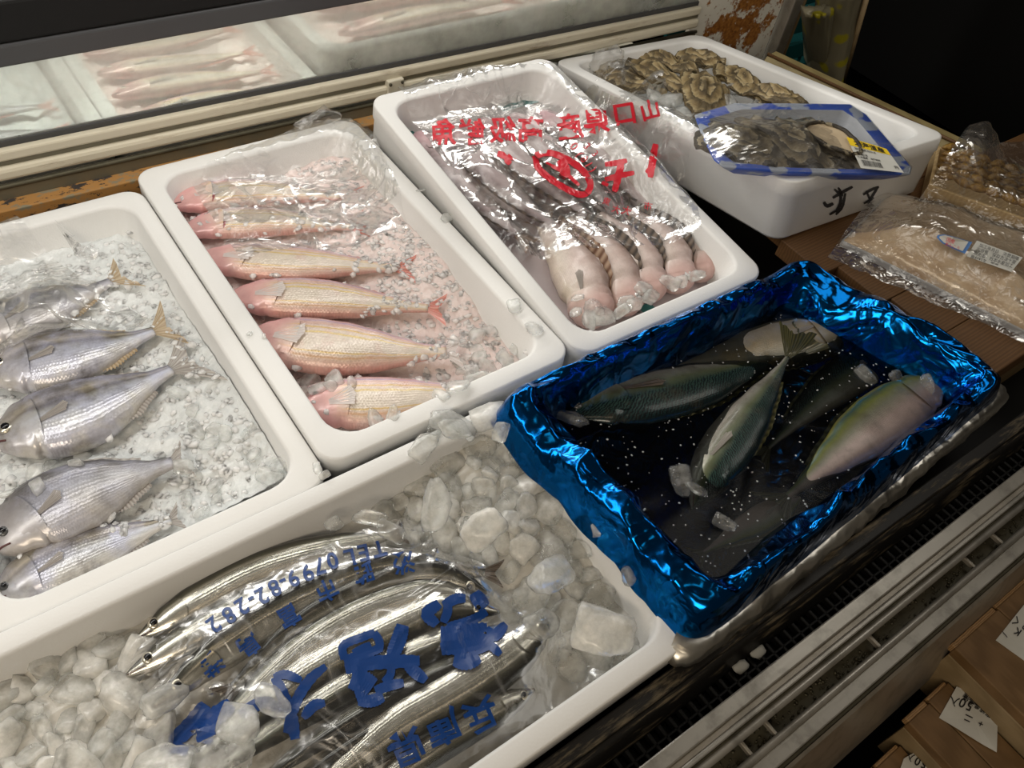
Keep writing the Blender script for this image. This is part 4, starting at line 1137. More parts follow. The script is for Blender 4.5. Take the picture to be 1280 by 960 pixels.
# ------------------------------------------------------------------ OYSTERS
def oyster(name, label, cat, group, c, ln, wd, ht, yaw, pitch=0.0, rollv=0.0, mat='oyster_shell', seed=0, zone=None, opened=False, bend=.15):
    rot = Matrix.Rotation(yaw, 3, 'Z') @ Matrix.Rotation(pitch, 3, 'Y') @ Matrix.Rotation(rollv, 3, 'X')
    th = Thing(name, label, cat, Vector(c) - Vector((0, 0, ht * .5)), group)
    def outline(a):
        k = cos(a)
        r = (.5 + .10 * k) * (1 - .16 * (1 + k) * .5 * abs(sin(a)))
        return 1 + .10 * nz(cos(a) * 2, sin(a) * 2, seed, 1) + .05 * nz(cos(a) * 6, sin(a) * 6, seed + 2, 1), k
    def shell(sgn, hgt, nr=16, na=48):
        V, uv = [], []
        for i in range(nr + 1):
            t = i / nr
            for j in range(na):
                a = 2 * pi * j / na; o_, k = outline(a)
                taper = .58 + .42 * (1 - (cos(a) * t + 1) / 2) ** .7
                x = cos(a) * t * o_ * .5 * ln; y = sin(a) * t * o_ * .5 * wd * taper * 1.15
                dome = (1 - t ** 2.2)
                lay = 5 * t + 1.6 * nz(x / ln * 3, y / wd * 3, seed, 1.2)
                step = (lay - math.floor(lay))
                z = sgn * (hgt * dome * (.85 + .5 * nz(x / ln * 3, y / wd * 3, seed + 5, 1)) + .0007 * step) + .20 * ht * nz(x / ln * 4, y / wd * 3, seed + 8, 1) + .13 * ht * nz(x / ln * 5, y / wd * 11, seed + 3, 1) + .06 * ht * nz(x / ln * 14, y / wd * 16, seed + 1, 1)
                z += .0045 * sin(6 * a + seed) * t ** 3 + .0025 * sin(13 * a + seed * 2) * t ** 4
                z += bend * ln * (x / ln) ** 2 * -.6
                V.append(Vector(c) + rot @ Vector((x, y, z))); uv.append((t, j / na))
        V, Fc = loft([V[i * na:(i + 1) * na] for i in range(nr + 1)], True, True, False)
        return V, Fc, uv
    a = shell(1, ht * (.15 if opened else .55)); b = shell(-1, ht * .45)
    th.part('upper_shell', a[0], a[1], mat, True, a[2]); th.part('lower_shell', b[0], b[1], mat, True, b[2])
    if opened:
        V = []
        nr_, na = 8, 36
        for i in range(nr_ + 1):
            t = i / nr_
            for j in range(na):
                an = 2 * pi * j / na
                x = ln * (.10 + .28 * t * cos(an)); y = wd * (.02 + .30 * t * sin(an) * (1 - .25 * cos(an)))
                V.append(Vector(c) + rot @ Vector((x, y, ht * (.24 + .10 * t * t) + .002 * nz(x * 60, y * 60, 3) - bend * ln * (x / ln) ** 2 * .6)))
        V, Fc = loft([V[i * na:(i + 1) * na] for i in range(nr_ + 1)], True, True, False)
        th.part('pearly_inside', V, Fc, 'oyster_pearl')
        rg = [V[nr_ * na + j] + rot @ Vector((0, 0, .0012)) for j in range(na)]
        th.part('shell_lip', *tube(rg + [rg[0]], .0032, 8), mat)
    if zone: collide(zone, a[0], a[1])
    return th
def epl(px, py, dep):
    """point on a plane parallel to the oyster box rim, dep below it"""
    d = RX * ((px - 640) / F_PX) + RY * ((py - 480) / F_PX) + RZ
    b = eO - ez_ * dep
    return CAM + d * ((b - CAM).dot(ez_) / d.dot(ez_))
# ice and film under the oysters
def ebed():
    V = []; nx, ny = 40, 60
    hx, hy = (eTR - eTL).length / 2 - .032, (eTL - eFL).length / 2 - .032
    for j in range(ny):
        for i in range(nx):
            x = -hx + 2 * hx * i / (nx - 1); y = -hy + 2 * hy * j / (ny - 1)
            V.append(eO + ex_ * x + ey_ * y - ez_ * (.078 - .006 * nz(x, y, 0, 30)))
    Fc = [(j * nx + i, j * nx + i + 1, (j + 1) * nx + i + 1, (j + 1) * nx + i) for j in range(ny - 1) for i in range(nx - 1)]
    tag(mesh_obj('ice_bed', V, Fc, 'ice_bed', None, V[0].copy()), 'ice under the loose oysters in the tilted box', 'ice', None, 'stuff'); collide('E', V, Fc)
ebed()
SO = 'loose oysters in the tilted foam box'
def oy(label, a, b, wpx, dep, seed, ht=.034, mat='oyster_shell', **k):
    p, q = epl(*a, dep), epl(*b, dep); d = q - p
    m = (p + q) / 2
    dist = (m - CAM).length
    return oyster('oyster', label, 'oyster', SO, m, d.length * 1.22, wpx * dist / F_PX * 1.35, ht, math.atan2(d.y, d.x), -math.asin(max(-1, min(1, d.z / d.length))), mat=mat, seed=seed, zone='E', **k)
oy('flat tan oyster at left end of the loose pile', (748, 92), (826, 112), 30, .026, 1, .03)
oy('long ridged oyster slanting at the left of the pile', (792, 78), (862, 118), 30, .012, 2, .034)
oy('broad rounded oyster standing in front of the pile', (878, 92), (884, 144), 46, .010, 3, .036)
oy('brown oyster with a dark seam at the back of the pile', (800, 70), (868, 88), 26, .018, 4, .032)
oy('pale tipped oyster at back centre of the pile', (848, 70), (902, 76), 24, .012, 5, .032)
oy('narrow dark-ended oyster leaning on the far wall', (902, 84), (956, 126), 30, .012, 6, .034)
oy('knobbly oyster with a round pale scar, right of pile', (940, 110), (1004, 132), 34, .008, 7, .034)
oy('half-hidden oyster between pile and film pack', (862, 118), (905, 150), 30, .030, 8, .03)
# clear ice packs among the oysters
SI = 'ice among the oysters'
for k, (px, py, r) in enumerate([(836, 128, .024), (854, 142, .020), (818, 122, .018), (925, 112, .026), (948, 130, .018), (912, 130, .020)]):
    p = epl(px, py, .020); ice_chunk(p.x, p.y, p.z, r, 'clear ice lump wedged between the loose oysters', SI, 'ice_clear', None)
# crumpled clear bag at the back-left of the oyster box
def crumple(name, label, cat, ctr, sx, sy, sz, mat, seed, n=40):
    th = Thing(name, label, cat, ctr)
    rings = []
    for i in range(n):
        t = i / (n - 1); row = []
        for j in range(n):
            a = 2 * pi * j / n
            r = sin(pi * (.04 + .92 * t)); d = Vector((cos(a) * r * sx, sin(a) * r * sy, -cos(pi * (.04 + .92 * t)) * sz))
            k = 1 - .55 * crease(d.x + seed, d.y, d.z, 26) - .25 * crease(d.x, d.y + seed, d.z, 60)
            row.append(Vector(ctr) + d * k * 1.25)
        rings.append(row)
    V, Fc = loft(rings, True, True, True); th.part('film', V, Fc, mat); return th
crumple('crumpled_bag', 'crumpled clear bag end sticking up at the back of oyster box', 'bag', epl(758, 76, .002), .035, .022, .026, 'film_clear', 2)
crumple('crumpled_bag', 'clear plastic wad lying left of the loose oysters', 'bag', epl(775, 92, .012), .045, .028, .022, 'film_clear', 7)

# ------------------------------------------------------------------ film-wrapped oyster tray on the box rim
t4 = [(874, 170), (925, 133), (1050, 140), (1134, 222), (900, 226)]
TD = -.012
tn = ez_
def tpl(px, py, up=0.0):
    d = RX * ((px - 640) / F_PX) + RY * ((py - 480) / F_PX) + RZ
    b = epl(1000, 190, -.004) + trn * up
    return CAM + d * ((b - CAM).dot(trn) / d.dot(trn))
trn = (ez_ + Vector((0, -.10, 0))).normalized()
OUT = [(866, 152), (914, 138), (985, 138), (1060, 139), (1080, 152), (1136, 218), (1134, 226), (1070, 226), (985, 224), (900, 216), (890, 208), (876, 180)]
ow = [tpl(x, y) for x, y in OUT]; tcen = sum(ow, Vector()) / len(ow)
ty = Thing('oyster_tray', 'blue-rimmed foam tray of three oysters wrapped in film, propped on the box edge', 'tray', tcen - trn * .02)
def tloop(k, up): return [tcen + (p - tcen) * k + trn * up for p in ow]
V, Fc = loft([tloop(.72, -.014), tloop(.80, -.010), tloop(.97, .006), tloop(1.0, .010), tloop(.985, .0125), tloop(.85, .010)], True, True, False)
ty.part('rim', V, Fc, 'tray_blue')
V, Fc = loft([tloop(.85, .0102), tloop(.82, .004), tloop(.77, -.004), tloop(.73, -.0095)], True, False, True)
ty.part('dish', V, Fc, 'tray_grey'); collide('T', V, Fc)
def toy(label, a, b, wpx, seed, ht, **k):
    p, q = tpl(*a, .010), tpl(*b, .010); d = q - p; m = (p + q) / 2; dist = (m - CAM).length
    oyster('oyster', label, 'oyster', 'oysters in the film-wrapped tray', m, d.length * 1.12, wpx * dist / F_PX * 1.6, ht, math.atan2(d.y, d.x), -math.asin(max(-1, min(1, d.z / d.length))), mat='oyster_dark', seed=seed, zone='T', **k)
toy('large dark oyster at left of the film-wrapped tray', (880, 160), (978, 206), 50, 11, .040)
toy('long tan-edged oyster in the middle of the film-wrapped tray', (930, 150), (1040, 208), 36, 12, .036)
toy('oyster showing pale shell inside at right of the wrapped tray', (982, 148), (1076, 206), 48, 13, .036, opened=True)
# film over the tray
tf = []
n_ = 26
tt = bvh('T')
fr_ = []
for i in range(14):
    k = 1.0 - i / 13 * .98
    ring = []
    for j in range(72):
        a = j / 72 * len(ow); q = int(a); f_ = a - q
        p = ow[q].lerp(ow[(q + 1) % len(ow)], f_)
        b = tcen + (p - tcen) * k
        hh = tt.ray_cast(b + trn * .2, -trn)
        up = ((hh[0] - b).dot(trn) + .002) if hh[0] is not None else .012
        ring.append((b, max(up, .012)))
    fr_.append(ring)
for it in range(30):
    new = [[(b, u) for b, u in r] for r in fr_]
    for i in range(1, 13):
        for j in range(72):
            av = (fr_[i - 1][j][1] + fr_[i + 1][j][1] + fr_[i][j - 1][1] + fr_[i][(j + 1) % 72][1]) / 4
            new[i][j] = (fr_[i][j][0], max(fr_[i][j][1] if it == 0 else min(fr_[i][j][1], 9), av))
    fr_ = new
rings = [[b + trn * (u + .0015 * crease(b.x, b.y, 0, 40)) for b, u in r] for r in fr_]
rings = [[tcen + (p - tcen) * 1.012 - trn * .006 for p in tloop(1, 0) for _ in range(6)]] + rings if False else rings
V, Fc = loft(rings, True, False, True)
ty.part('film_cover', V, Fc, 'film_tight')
# price label on the film
LQ = [(1058, 171), (1108, 186), (1130, 216), (1076, 210)]
def lab(u, v, up):
    a = Vector((LQ[0][0], LQ[0][1])).lerp(Vector((LQ[1][0], LQ[1][1])), u); b = Vector((LQ[3][0], LQ[3][1])).lerp(Vector((LQ[2][0], LQ[2][1])), u)
    c = a.lerp(b, v); return tpl(c.x, c.y, .0195 + up + .004 * (1 - v))
def labpatch(u0, v0, u1, v1, up, n=8):
    V = [lab(u0 + (u1 - u0) * i / n, v0 + (v1 - v0) * j / n, up) for j in range(n + 1) for i in range(n + 1)]
    return V, [(j * (n + 1) + i, j * (n + 1) + i + 1, (j + 1) * (n + 1) + i + 1, (j + 1) * (n + 1) + i) for j in range(n) for i in range(n)]
lb = ty.part('price_label', *labpatch(0, 0, 1, 1, 0), 'paper')
ty.part('yellow_band', *labpatch(0, 0, 1, .27, .0004), 'label_yellow', parent=lb)
def labplace(x, y): return lab(x, y, .0008)
V, Fc = [], []
def labtext(s, u0, v0, su, sv):
    out = []
    for i, ch in enumerate(s):
        g = glyph(ch, .02)
        out.append(([labplace(u0 + (i + .5 + x) * su, v0 - y * sv) for x, y in g[0]], g[1]))
    return joinvf(*out)
txt = [labtext('北海道産', .14, .135, .19, .22), labtext('加熱用殻付かき', .08, .34, .075, .08), labtext('口', .08, .48, .12, .14), labtext('かき', .18, .53, .08, .10), labtext('保存温度　消費期限', .06, .62, .06, .07), labtext('円', .86, .80, .10, .14)]
ty.part('label_print', *joinvf(*txt), 'ink_black', False, parent=lb)
bars = []
x = .10
while x < .55:
    wd = R.choice([.006, .010, .016]); bars.append(labpatch(x, .70, x + wd, .90, .0008, 1)); x += wd + R.choice([.008, .012])
ty.part('barcode', *joinvf(*bars), 'ink_black', False, parent=lb)

# ------------------------------------------------------------------ wrapped packs on the board
pk = Thing('wrapped_pack', 'film-wrapped pack of pale flesh with two stickers on wooden board', 'package', (1.16, .33, 0))
pq = [at(1052, 306, .004), at(1108, 250, .004), at(1330, 330, .004), at(1322, 440, .004)]
pc = sum(pq, Vector()) / 4
V, Fc = [], []
def packz(u, v, x, y):
    e = min(u, 1 - u) * 4; f_ = min(v, 1 - v) * 4
    return .012 + .040 * min(1, e) ** .5 * min(1, f_) ** .5 + .006 * nz(x, y, 0, 24) + .004 * crease(x, y, 2, 40)
nx, ny = 50, 34
for j in range(ny):
    for i in range(nx):
        u, v = i / (nx - 1), j / (ny - 1)
        p = pq[0].lerp(pq[3], u).lerp(pq[1].lerp(pq[2], u), v); V.append(Vector((p.x, p.y, packz(u, v, p.x, p.y))))
Fc = [(j * nx + i, j * nx + i + 1, (j + 1) * nx + i + 1, (j + 1) * nx + i) for j in range(ny - 1) for i in range(nx - 1)]
b0 = len(V); ring = [i for i in range(nx)] + [j * nx + nx - 1 for j in range(1, ny)] + [(ny - 1) * nx + i for i in range(nx - 2, -1, -1)] + [j * nx for j in range(ny - 2, 0, -1)]
V += [Vector((V[i].x, V[i].y, .0035)) for i in ring]
m = len(ring)
Fc += [(ring[k], b0 + k, b0 + (k + 1) % m, ring[(k + 1) % m]) for k in range(m)]
pk.part('pale_flesh', V, Fc, 'pale_meat'); collide('P', V, Fc)
V2, Fc2 = box_vf((pc.x, pc.y, .003), (.01, .01, .004))
tr_ = [pc + (p - pc) * 1.02 for p in pq]
V2, Fc2 = bevel_vf([Vector((p.x, p.y, z)) for z in (.001, .012) for p in tr_], [(3, 2, 1, 0), (4, 5, 6, 7), (0, 1, 5, 4), (1, 2, 6, 5), (2, 3, 7, 6), (3, 0, 4, 7)], .002)
pk.part('tray', V2, Fc2, 'tray_grey', False)
fl = Film([(1036, 318), (1100, 236), (1350, 322), (1340, 452)], .012, 70, 50, ['P'], 30, .003, .003, 4, floor=.004)
pk.part('film_cover', fl.V, fl.F, 'film_pack')
def sticker(pts, mat, up, par=None, nm='sticker'):
    P = [fl.hit(*q) for q in pts]
    P = [p + Vector((0, 0, up)) for p in P if p is not None]
    c = sum(P, Vector()) / len(P)
    return pk.part(nm, P + [c], [(i, (i + 1) % len(P), len(P)) for i in range(len(P))], mat, False, parent=par)
arch = [(1214, 313), (1203, 320), (1190, 314), (1178, 308), (1169, 302), (1168, 298), (1174, 295), (1184, 297), (1200, 301)]
arch = [(1213, 306), (1204, 320), (1190, 314), (1176, 307), (1169, 300), (1170, 297), (1178, 296), (1190, 299)]
s1 = sticker(arch, 'sticker_blue', .004)
ac = (sum(p[0] for p in arch) / len(arch), sum(p[1] for p in arch) / len(arch))
sticker([(ac[0] + (x - ac[0]) * .82, ac[1] + (y - ac[1]) * .82) for x, y in arch], 'paper', .0047, s1, 'sticker_face')
s2 = sticker([(1219, 304), (1276, 325), (1262, 343), (1206, 323)], 'paper', .004)
def pplace(up):
    def f_(x, y):
        p = fl.hit(x, y); return None if p is None else p + Vector((0, 0, up))
    return f_
L1 = []
for r_, (t_, y0) in enumerate([('加工年月日　消費期限', 0), ('内容量　保存方法十度', 1), ('販売者　日本水産加工', 2), ('原材料名　国産', 3)]):
    for i, ch in enumerate(t_): L1.append((ch, 1224 + i * 4.9 - y0 * 3.6, 311 + i * 1.75 + y0 * 4.6, 5.2, 20))
pk.part('sticker_print', *letters(L1, pplace(.005)), 'ink_black', False, parent=s2)
L2 = [(ch, 1183 + i * 5.2, 304 + i * 1.8, 6, 20) for i, ch in enumerate('国産')] + [(ch, 1181 + i * 4.6, 309 + i * 1.7, 5, 20) for i, ch in enumerate('あんこう')]
pk.part('sticker_print', *letters(L2, pplace(.0058)), 'ink_red', False, parent=s1)
# sea urchin box
ub = Thing('urchin_box', 'light wooden box of sea urchin under film at right edge', 'box', (1.36, .40, 0))
u0, u1, u2 = at(1160, 232, .028), at(1300, 282, .028), at(1225, 185, .028)
ux = (u1 - u0); ux.z = 0; ux.normalize(); uy = Vector((-ux.y, ux.x, 0))
if uy.x < 0: uy = -uy
rot = Matrix((ux, uy, Vector((0, 0, 1)))).transposed()
Lu, Wu, Hu = .24, .13, .030
uc = u0 + ux * Lu / 2 + uy * Wu / 2
for nm, dx, dy, sx, sy in (('side_board', 0, -Wu / 2, Lu, .006), ('side_board', 0, Wu / 2, Lu, .006), ('end_board', -Lu / 2 + .003, 0, .006, Wu - .006), ('end_board', Lu / 2 - .003, 0, .006, Wu - .006)):
    c = uc + ux * dx + uy * dy; ub.part(nm, *bbox((c.x, c.y, Hu / 2 + .001), (sx, sy, Hu), .001, rot), 'wood_light', False)
ub.part('base_board', *bbox((uc.x, uc.y, .004), (Lu - .012, Wu - .008, .005), .0005, rot), 'wood_light', False)
for a in range(5):
    for b in range(9):
        c = uc + ux * (-.100 + b * .025 + R.uniform(-.003, .003)) + uy * (-.048 + a * .024 + R.uniform(-.002, .002))
        V, Fc = [], []
        rings = []
        ang = R.uniform(-.4, .4)
        for i in range(7):
            t = i / 6; r = sin(pi * (.06 + .88 * t))
            ctr_ = c + (ux * cos(ang) + uy * sin(ang)) * (-.015 + .03 * t) + Vector((0, 0, .014 + .003 * sin(pi * t)))
            rings.append([ctr_ + (uy * cos(2 * pi * k / 8) * .009 + Vector((0, 0, 1)) * sin(2 * pi * k / 8) * .007) * r for k in range(8)])
        V, Fc = loft(rings, True, True, True)
        o = mesh_obj('sea_urchin', V, Fc, 'urchin', None, c); tag(o, 'orange-brown sea urchin tongue lying in the light wooden box', 'sea urchin', 'sea urchin tongues in the wooden box')
        collide('U', V, Fc)
V, Fc = bbox((uc.x, uc.y, Hu), (Lu, Wu, .002), .0004, rot); collide('U', V, Fc)
fu = Film([(1150, 246), (1206, 172), (1350, 160), (1345, 300)], .03, 60, 44, ['U', 'P'], 25, .003, .003, 8, floor=.006,
          extra=lambda x, y, u, v: .045 * max(0, 1 - ((u - .45) ** 2 * 5 + (v - .12) ** 2 * 14)) + .02 * max(0, 1 - 6 * (v - .05) ** 2 * 4) * u)
ub.part('film_cover', fu.V, fu.F, 'film_pack')

# ------------------------------------------------------------------ wooden crates at the lower right
def on_top(zt):
    def f_(px, py): return at(px, py, zt)
    return f_
CRX = (('top', .760, -.105), ('mid', .660, -.155), ('low', .575, -.195))
def crate(label, x0, x1, y1, zt, planks, thick, h):
    th = Thing('wooden_crate', label, 'crate', ((x0 + x1) / 2, y1 - .2, zt - h), 'wooden crates with price cards')
    wdt = (x1 - x0) / planks
    for k in range(planks):
        xa = x0 + k * wdt
        V, Fc = bbox((xa + wdt / 2, y1 - .20, zt - thick / 2 - .001 * (k % 2)), (wdt - .0015, .40 + .004 * ((k * 7) % 3 - 1), thick), .0015)
        th.part('plank', V, Fc, 'wood_crate', False)
        for e in range(1):
            th.part('end_grain', *bbox((xa + wdt / 2, y1 + .0005, zt - thick / 2 - .001 * (k % 2)), (wdt - .006, .0065, thick - .004), .001), 'wood_end', False)
    th.part('side_board', *bbox((x0 + .006, y1 - .20, zt - thick - (h - thick) / 2), (.011, .395, h - thick), .001), 'wood_grey', False)
    th.part('end_board', *bbox(((x0 + x1) / 2, y1 - .012, zt - thick - (h - thick) / 2), (x1 - x0 - .03, .012, h - thick), .001), 'wood_grey', False)
    return th
k1 = crate('upper wooden crate at the right edge with a written white card', .742, 1.02, -.030, -.105, 3, .016, .10)
k2 = crate('middle wooden crate with torn white price card reading 50', .655, .739, -.055, -.150, 2, .014, .08)
k3 = crate('lowest wooden crate at the bottom corner with rounded price card', .560, .652, -.070, -.185, 2, .014, .08)
def card(th, pts, zt, rows):
    z = zt + .0012; P = [at(x, y, z + .0010 * (i % 2)) for i, (x, y) in enumerate(pts)]
    c = sum(P, Vector()) / len(P)
    V = P + [c] + [p - Vector((0, 0, .0008)) for p in P]; n = len(P)
    Fc = [(i, (i + 1) % n, n) for i in range(n)] + [(i, n + 1 + i, n + 1 + (i + 1) % n, (i + 1) % n) for i in range(n)]
    cd_ = th.part('price_card', V, Fc, 'paper', False)
    V, Fc = letters(rows, on_top(z + .0016), .01)
    if V: th.part('card_print', V, Fc, 'ink_black', False, parent=cd_)
card(k2, [(1174, 897), (1196, 858), (1218, 868), (1243, 890), (1247, 905), (1246, 940), (1228, 930), (1196, 910)], -.150,
     [('5', 1212, 883, 17, 205), ('0', 1203, 879, 17, 205), ('入', 1193, 877, 13, 195), ('ニ', 1210, 898, 12, 205), ('+', 1226, 905, 12, 205)] + [(c, 1236 - i * 7, 893 - i * 5, 8, 215) for i, c in enumerate('宮崎県漁協')] + [(c, 1228 - i * 7, 883 - i * 4.4, 7, 212) for i, c in enumerate('冷凍水産')])
card(k3, [(1124, 965), (1130, 948), (1148, 938), (1168, 944), (1182, 958), (1190, 985), (1150, 985)], -.185,
     [('5', 1155, 956, 15, 205), ('0', 1147, 952, 15, 205), ('入', 1138, 947, 11, 195)] + [(c, 1176 - i * 7, 962 - i * 4.5, 8, 212) for i, c in enumerate('宮崎県')])
card(k1, [(1245, 800), (1280, 756), (1330, 770), (1320, 850), (1284, 828)], -.105,
     [('K', 1272, 790, 13, 215), ('く', 1270, 776, 13, 215), ('8', 1282, 783, 14, 215), ('丨', 1256, 793, 10, 140), ('国', 1292, 800, 12, 215)])

# ------------------------------------------------------------------ ICE CHUNKS
ri = random.Random(11)
def scatter(n, zone, pxpoly, rr, label, group, mat, z0=-.03, sink=.3, keep=None, flat=1.0):
    tree = bvh(zone); xs = [p[0] for p in pxpoly]; ys = [p[1] for p in pxpoly]
    def inside(x, y):
        c = False; j = len(pxpoly) - 1
        for i in range(len(pxpoly)):
            xi, yi = pxpoly[i]; xj, yj = pxpoly[j]
            if (yi > y) != (yj > y) and x < (xj - xi) * (y - yi) / (yj - yi) + xi: c = not c
            j = i
        return c
    done = []; tries = 0
    while len(done) < n and tries < n * 60:
        tries += 1
        x, y = ri.uniform(min(xs), max(xs)), ri.uniform(min(ys), max(ys))
        if not inside(x, y): continue
        p = at(x, y, z0); r = ri.uniform(*rr)
        if any((p.x - q[0]) ** 2 + (p.y - q[1]) ** 2 < (.56 * (r + q[2])) ** 2 for q in done): continue
        z = top(tree, p.x, p.y) + r * (.45 - sink)
        mm = mat(ri) if callable(mat) else mat; g_ = (r - rr[0]) / (rr[1] - rr[0])
        look = {'ice_clear': 'clear', 'ice_crushed': 'frosted white', 'ice_frosted': 'frosted', 'ice_dark': 'dark glassy'}[mm]
        ice_chunk(p.x, p.y, z, r, ('small ' if g_ < .33 else 'large ' if g_ > .67 else 'middling ') + look + label, group, mm, None, ri, flat); done.append((p.x, p.y, r))
mixed = lambda r: r.choice(['ice_clear', 'ice_clear', 'ice_frosted', 'ice_clear', 'ice_dark'])
scatter(84, 'D', [(560, 530), (640, 520), (800, 740), (790, 800), (720, 840), (660, 790), (640, 700), (500, 660), (480, 640)], (.013, .027), ' ice lump heaped at right end of the front box', 'ice lumps at right end of front box', mixed)
scatter(60, 'D', [(-20, 870), (60, 815), (165, 790), (180, 840), (230, 880), (180, 950), (60, 960), (0, 960)], (.012, .024), ' ice lump heaped at left end of the front box', 'ice lumps at left end of front box', lambda r: r.choice(['ice_clear', 'ice_clear', 'ice_frosted']))
scatter(14, 'D', [(440, 640), (560, 600), (640, 720), (640, 790), (700, 830), (640, 740), (600, 700), (500, 665)], (.010, .018), ' ice lump along edge of the blue-printed bag', 'ice lumps along the printed bag', 'ice_dark')
def lump(px, py, z, r, label, mat='ice_clear', flat=.8):
    p = at(px, py, z); ice_chunk(p.x, p.y, p.z, r, label, None, mat, None, ri, flat)
lump(545, 633, .004, .030, 'largest grey-tinged ice slab near back wall of front box', 'ice_clear', .6)
lump(626, 540, .030, .013, 'smooth ice pebble resting against the blue foil corner', 'ice_clear')
lump(568, 538, .012, .019, 'clear ice lump on back rim of the front box')
lump(600, 660, .0, .026, 'tall frosted ice block at right of the saury heads', 'ice_frosted')
lump(690, 720, .0, .028, 'broad frosted ice block in middle of right-hand heap', 'ice_clear')
lump(755, 790, -.012, .030, 'rounded ice mound in the near right corner of front box', 'ice_frosted')
lump(300, 905, .006, .022, 'clear ice lump lying on big blue letter, upper', 'ice_clear')
lump(340, 880, .006, .018, 'clear ice lump on the bag beside the big blue letter', 'ice_clear')
lump(280, 945, .006, .026, 'greyish ice lump at bottom edge on blue-printed bag', 'ice_dark')
lump(205, 955, .004, .022, 'ice lump over blue print at lower left', 'ice_clear')
lump(418, 655, -.01, .011, 'small ice bead by back wall of the front box', 'ice_dark')
lump(462, 648, -.008, .017, 'oval clear ice piece by back wall of the front box', 'ice_dark')
lump(487, 664, -.008, .015, 'darker ice piece beside the oval one by back wall', 'ice_dark')
scatter(16, 'A', [(200, 470), (290, 500), (360, 580), (230, 640), (225, 560), (235, 500)], (.008, .016), ' ice lump right of the silver fish tails', 'ice lumps in the left box', 'ice_clear')
scatter(10, 'A', [(0, 585), (60, 560), (150, 560), (60, 620), (0, 640)], (.008, .014), ' ice lump between third and fourth silver fish', 'ice lumps between silver fish', 'ice_clear')
scatter(14, 'B', [(410, 560), (420, 520), (520, 530), (600, 480), (640, 470), (560, 510), (470, 548)], (.009, .017), ' ice lump over the lowest pink fish', 'ice lumps on lowest pink fish', 'ice_clear')
scatter(16, 'B', [(560, 420), (620, 380), (670, 430), (630, 465), (585, 470)], (.008, .015), ' ice lump at near right corner of pink fish box', 'ice lumps in near corner of pink fish box', 'ice_clear')
scatter(9, 'B', [(350, 460), (450, 462), (440, 490), (380, 485)], (.008, .014), ' ice lump between the two lowest pink fish', 'ice lumps between pink fish', 'ice_clear')
for k, (px, py, r) in enumerate([(735, 400, .016), (752, 395, .016), (776, 390, .014), (795, 380, .014), (812, 372, .014), (850, 352, .014), (868, 344, .014), (720, 390, .014), (742, 388, .020), (782, 378, .015), (805, 362, .016), (836, 352, .018), (722, 372, .010)]):
    z = cz(px, py, .036); p = at(px, py, z); ice_chunk(p.x, p.y, p.z, r, 'clear ice lump on head of a cream fish beside the foil', 'ice lumps on cream fish heads', 'ice_clear', None, ri)
for k, (px, py, z, r) in enumerate([(715, 522, 0, .016), (850, 600, 0, .018), (872, 612, .004, .014), (1155, 488, 0, .020), (1080, 470, -.006, .014), (905, 655, -.002, .014), (1120, 470, -.004, .014), (770, 440, -.010, .012)]):
    p = at(px, py, z); ice_chunk(p.x, p.y, p.z, r, 'melting ice lump floating among the mackerel', 'ice lumps floating in foil box', 'ice_dark', None, ri)
# drops on foam rims
for k, (px, py, r) in enumerate([(525, 238, .007), (558, 272, .009), (395, 585, .008), (405, 594, .006), (330, 420, .004), (312, 417, .004), (588, 548, .006)]):
    p = at(px, py, .002); ice_chunk(p.x, p.y, p.z, r, 'small melting ice chip lying on a foam box rim', 'ice chips on the rims', 'ice_clear', None, ri, .5)
def finecrush(zone, n, x0, x1, y0, y1, mat, label, rr=(.0035, .0085), fn=None, zmax=-.03):
    tree = bvh(zone); S = []
    for _ in range(n):
        x, y = ri.uniform(x0, x1), ri.uniform(y0, y1)
        if fn and not fn(x, y): continue
        z = top(tree, x, y, -9)
        if z < zmax: r = ri.uniform(*rr); S.append((x, y, z - r * .22, r))
    crushed('crushed_ice', S, mat, label, ri)
finecrush('A', 1500, -.09, .185, .525, .99, 'ice_crushed', 'loose crushed ice scattered over the silver fish box', zmax=-.034)
finecrush('B', 1900, .250, .528, .515, 1.02, 'ice_crushed_pink', 'loose crushed ice scattered over the pink fish box', zmax=-.028, fn=lambda x, y: x > .38 or ri.random() < .25)
finecrush('C', 500, .60, .86, .50, .60, 'ice_crushed', 'crushed ice over heads of the cream fish beside the foil', (.003, .007), zmax=.2, fn=lambda x, y: y < .535 + .03 * nz(x, y, 0, 40))
S = []
lpin = loopF(-.046, WZ, 96); cxs = [p.x for p in lpin]; cys = [p.y for p in lpin]
for _ in range(420):
    t = ri.uniform(0, 1) ** .5; p = ctr.lerp(lpin[ri.randrange(96)], t); S.append((p.x, p.y, WZ + .0002, ri.uniform(.0006, .0018)))
crushed('ice_grit', S, 'ice_crushed', 'tiny ice grains floating on the dark meltwater', ri)

# ------------------------------------------------------------------ FILMS AND PRINTED BAGS
fa = Film([(-70, 330), (28, 288), (188, 384), (-30, 446)], -.02, 70, 60, ['A'], 50, .002, .003, 1, floor=-.03, extra=lambda x, y, u, v: .010 * (1 - v) ** 2 + .006 * sin(u * 9 + v * 4) * v)
ta = Thing('clear_film', 'sheet of clear film folded over back of left fish box', 'film', fa.V[0]); ta.part('sheet', fa.V, fa.F, 'film_clear')
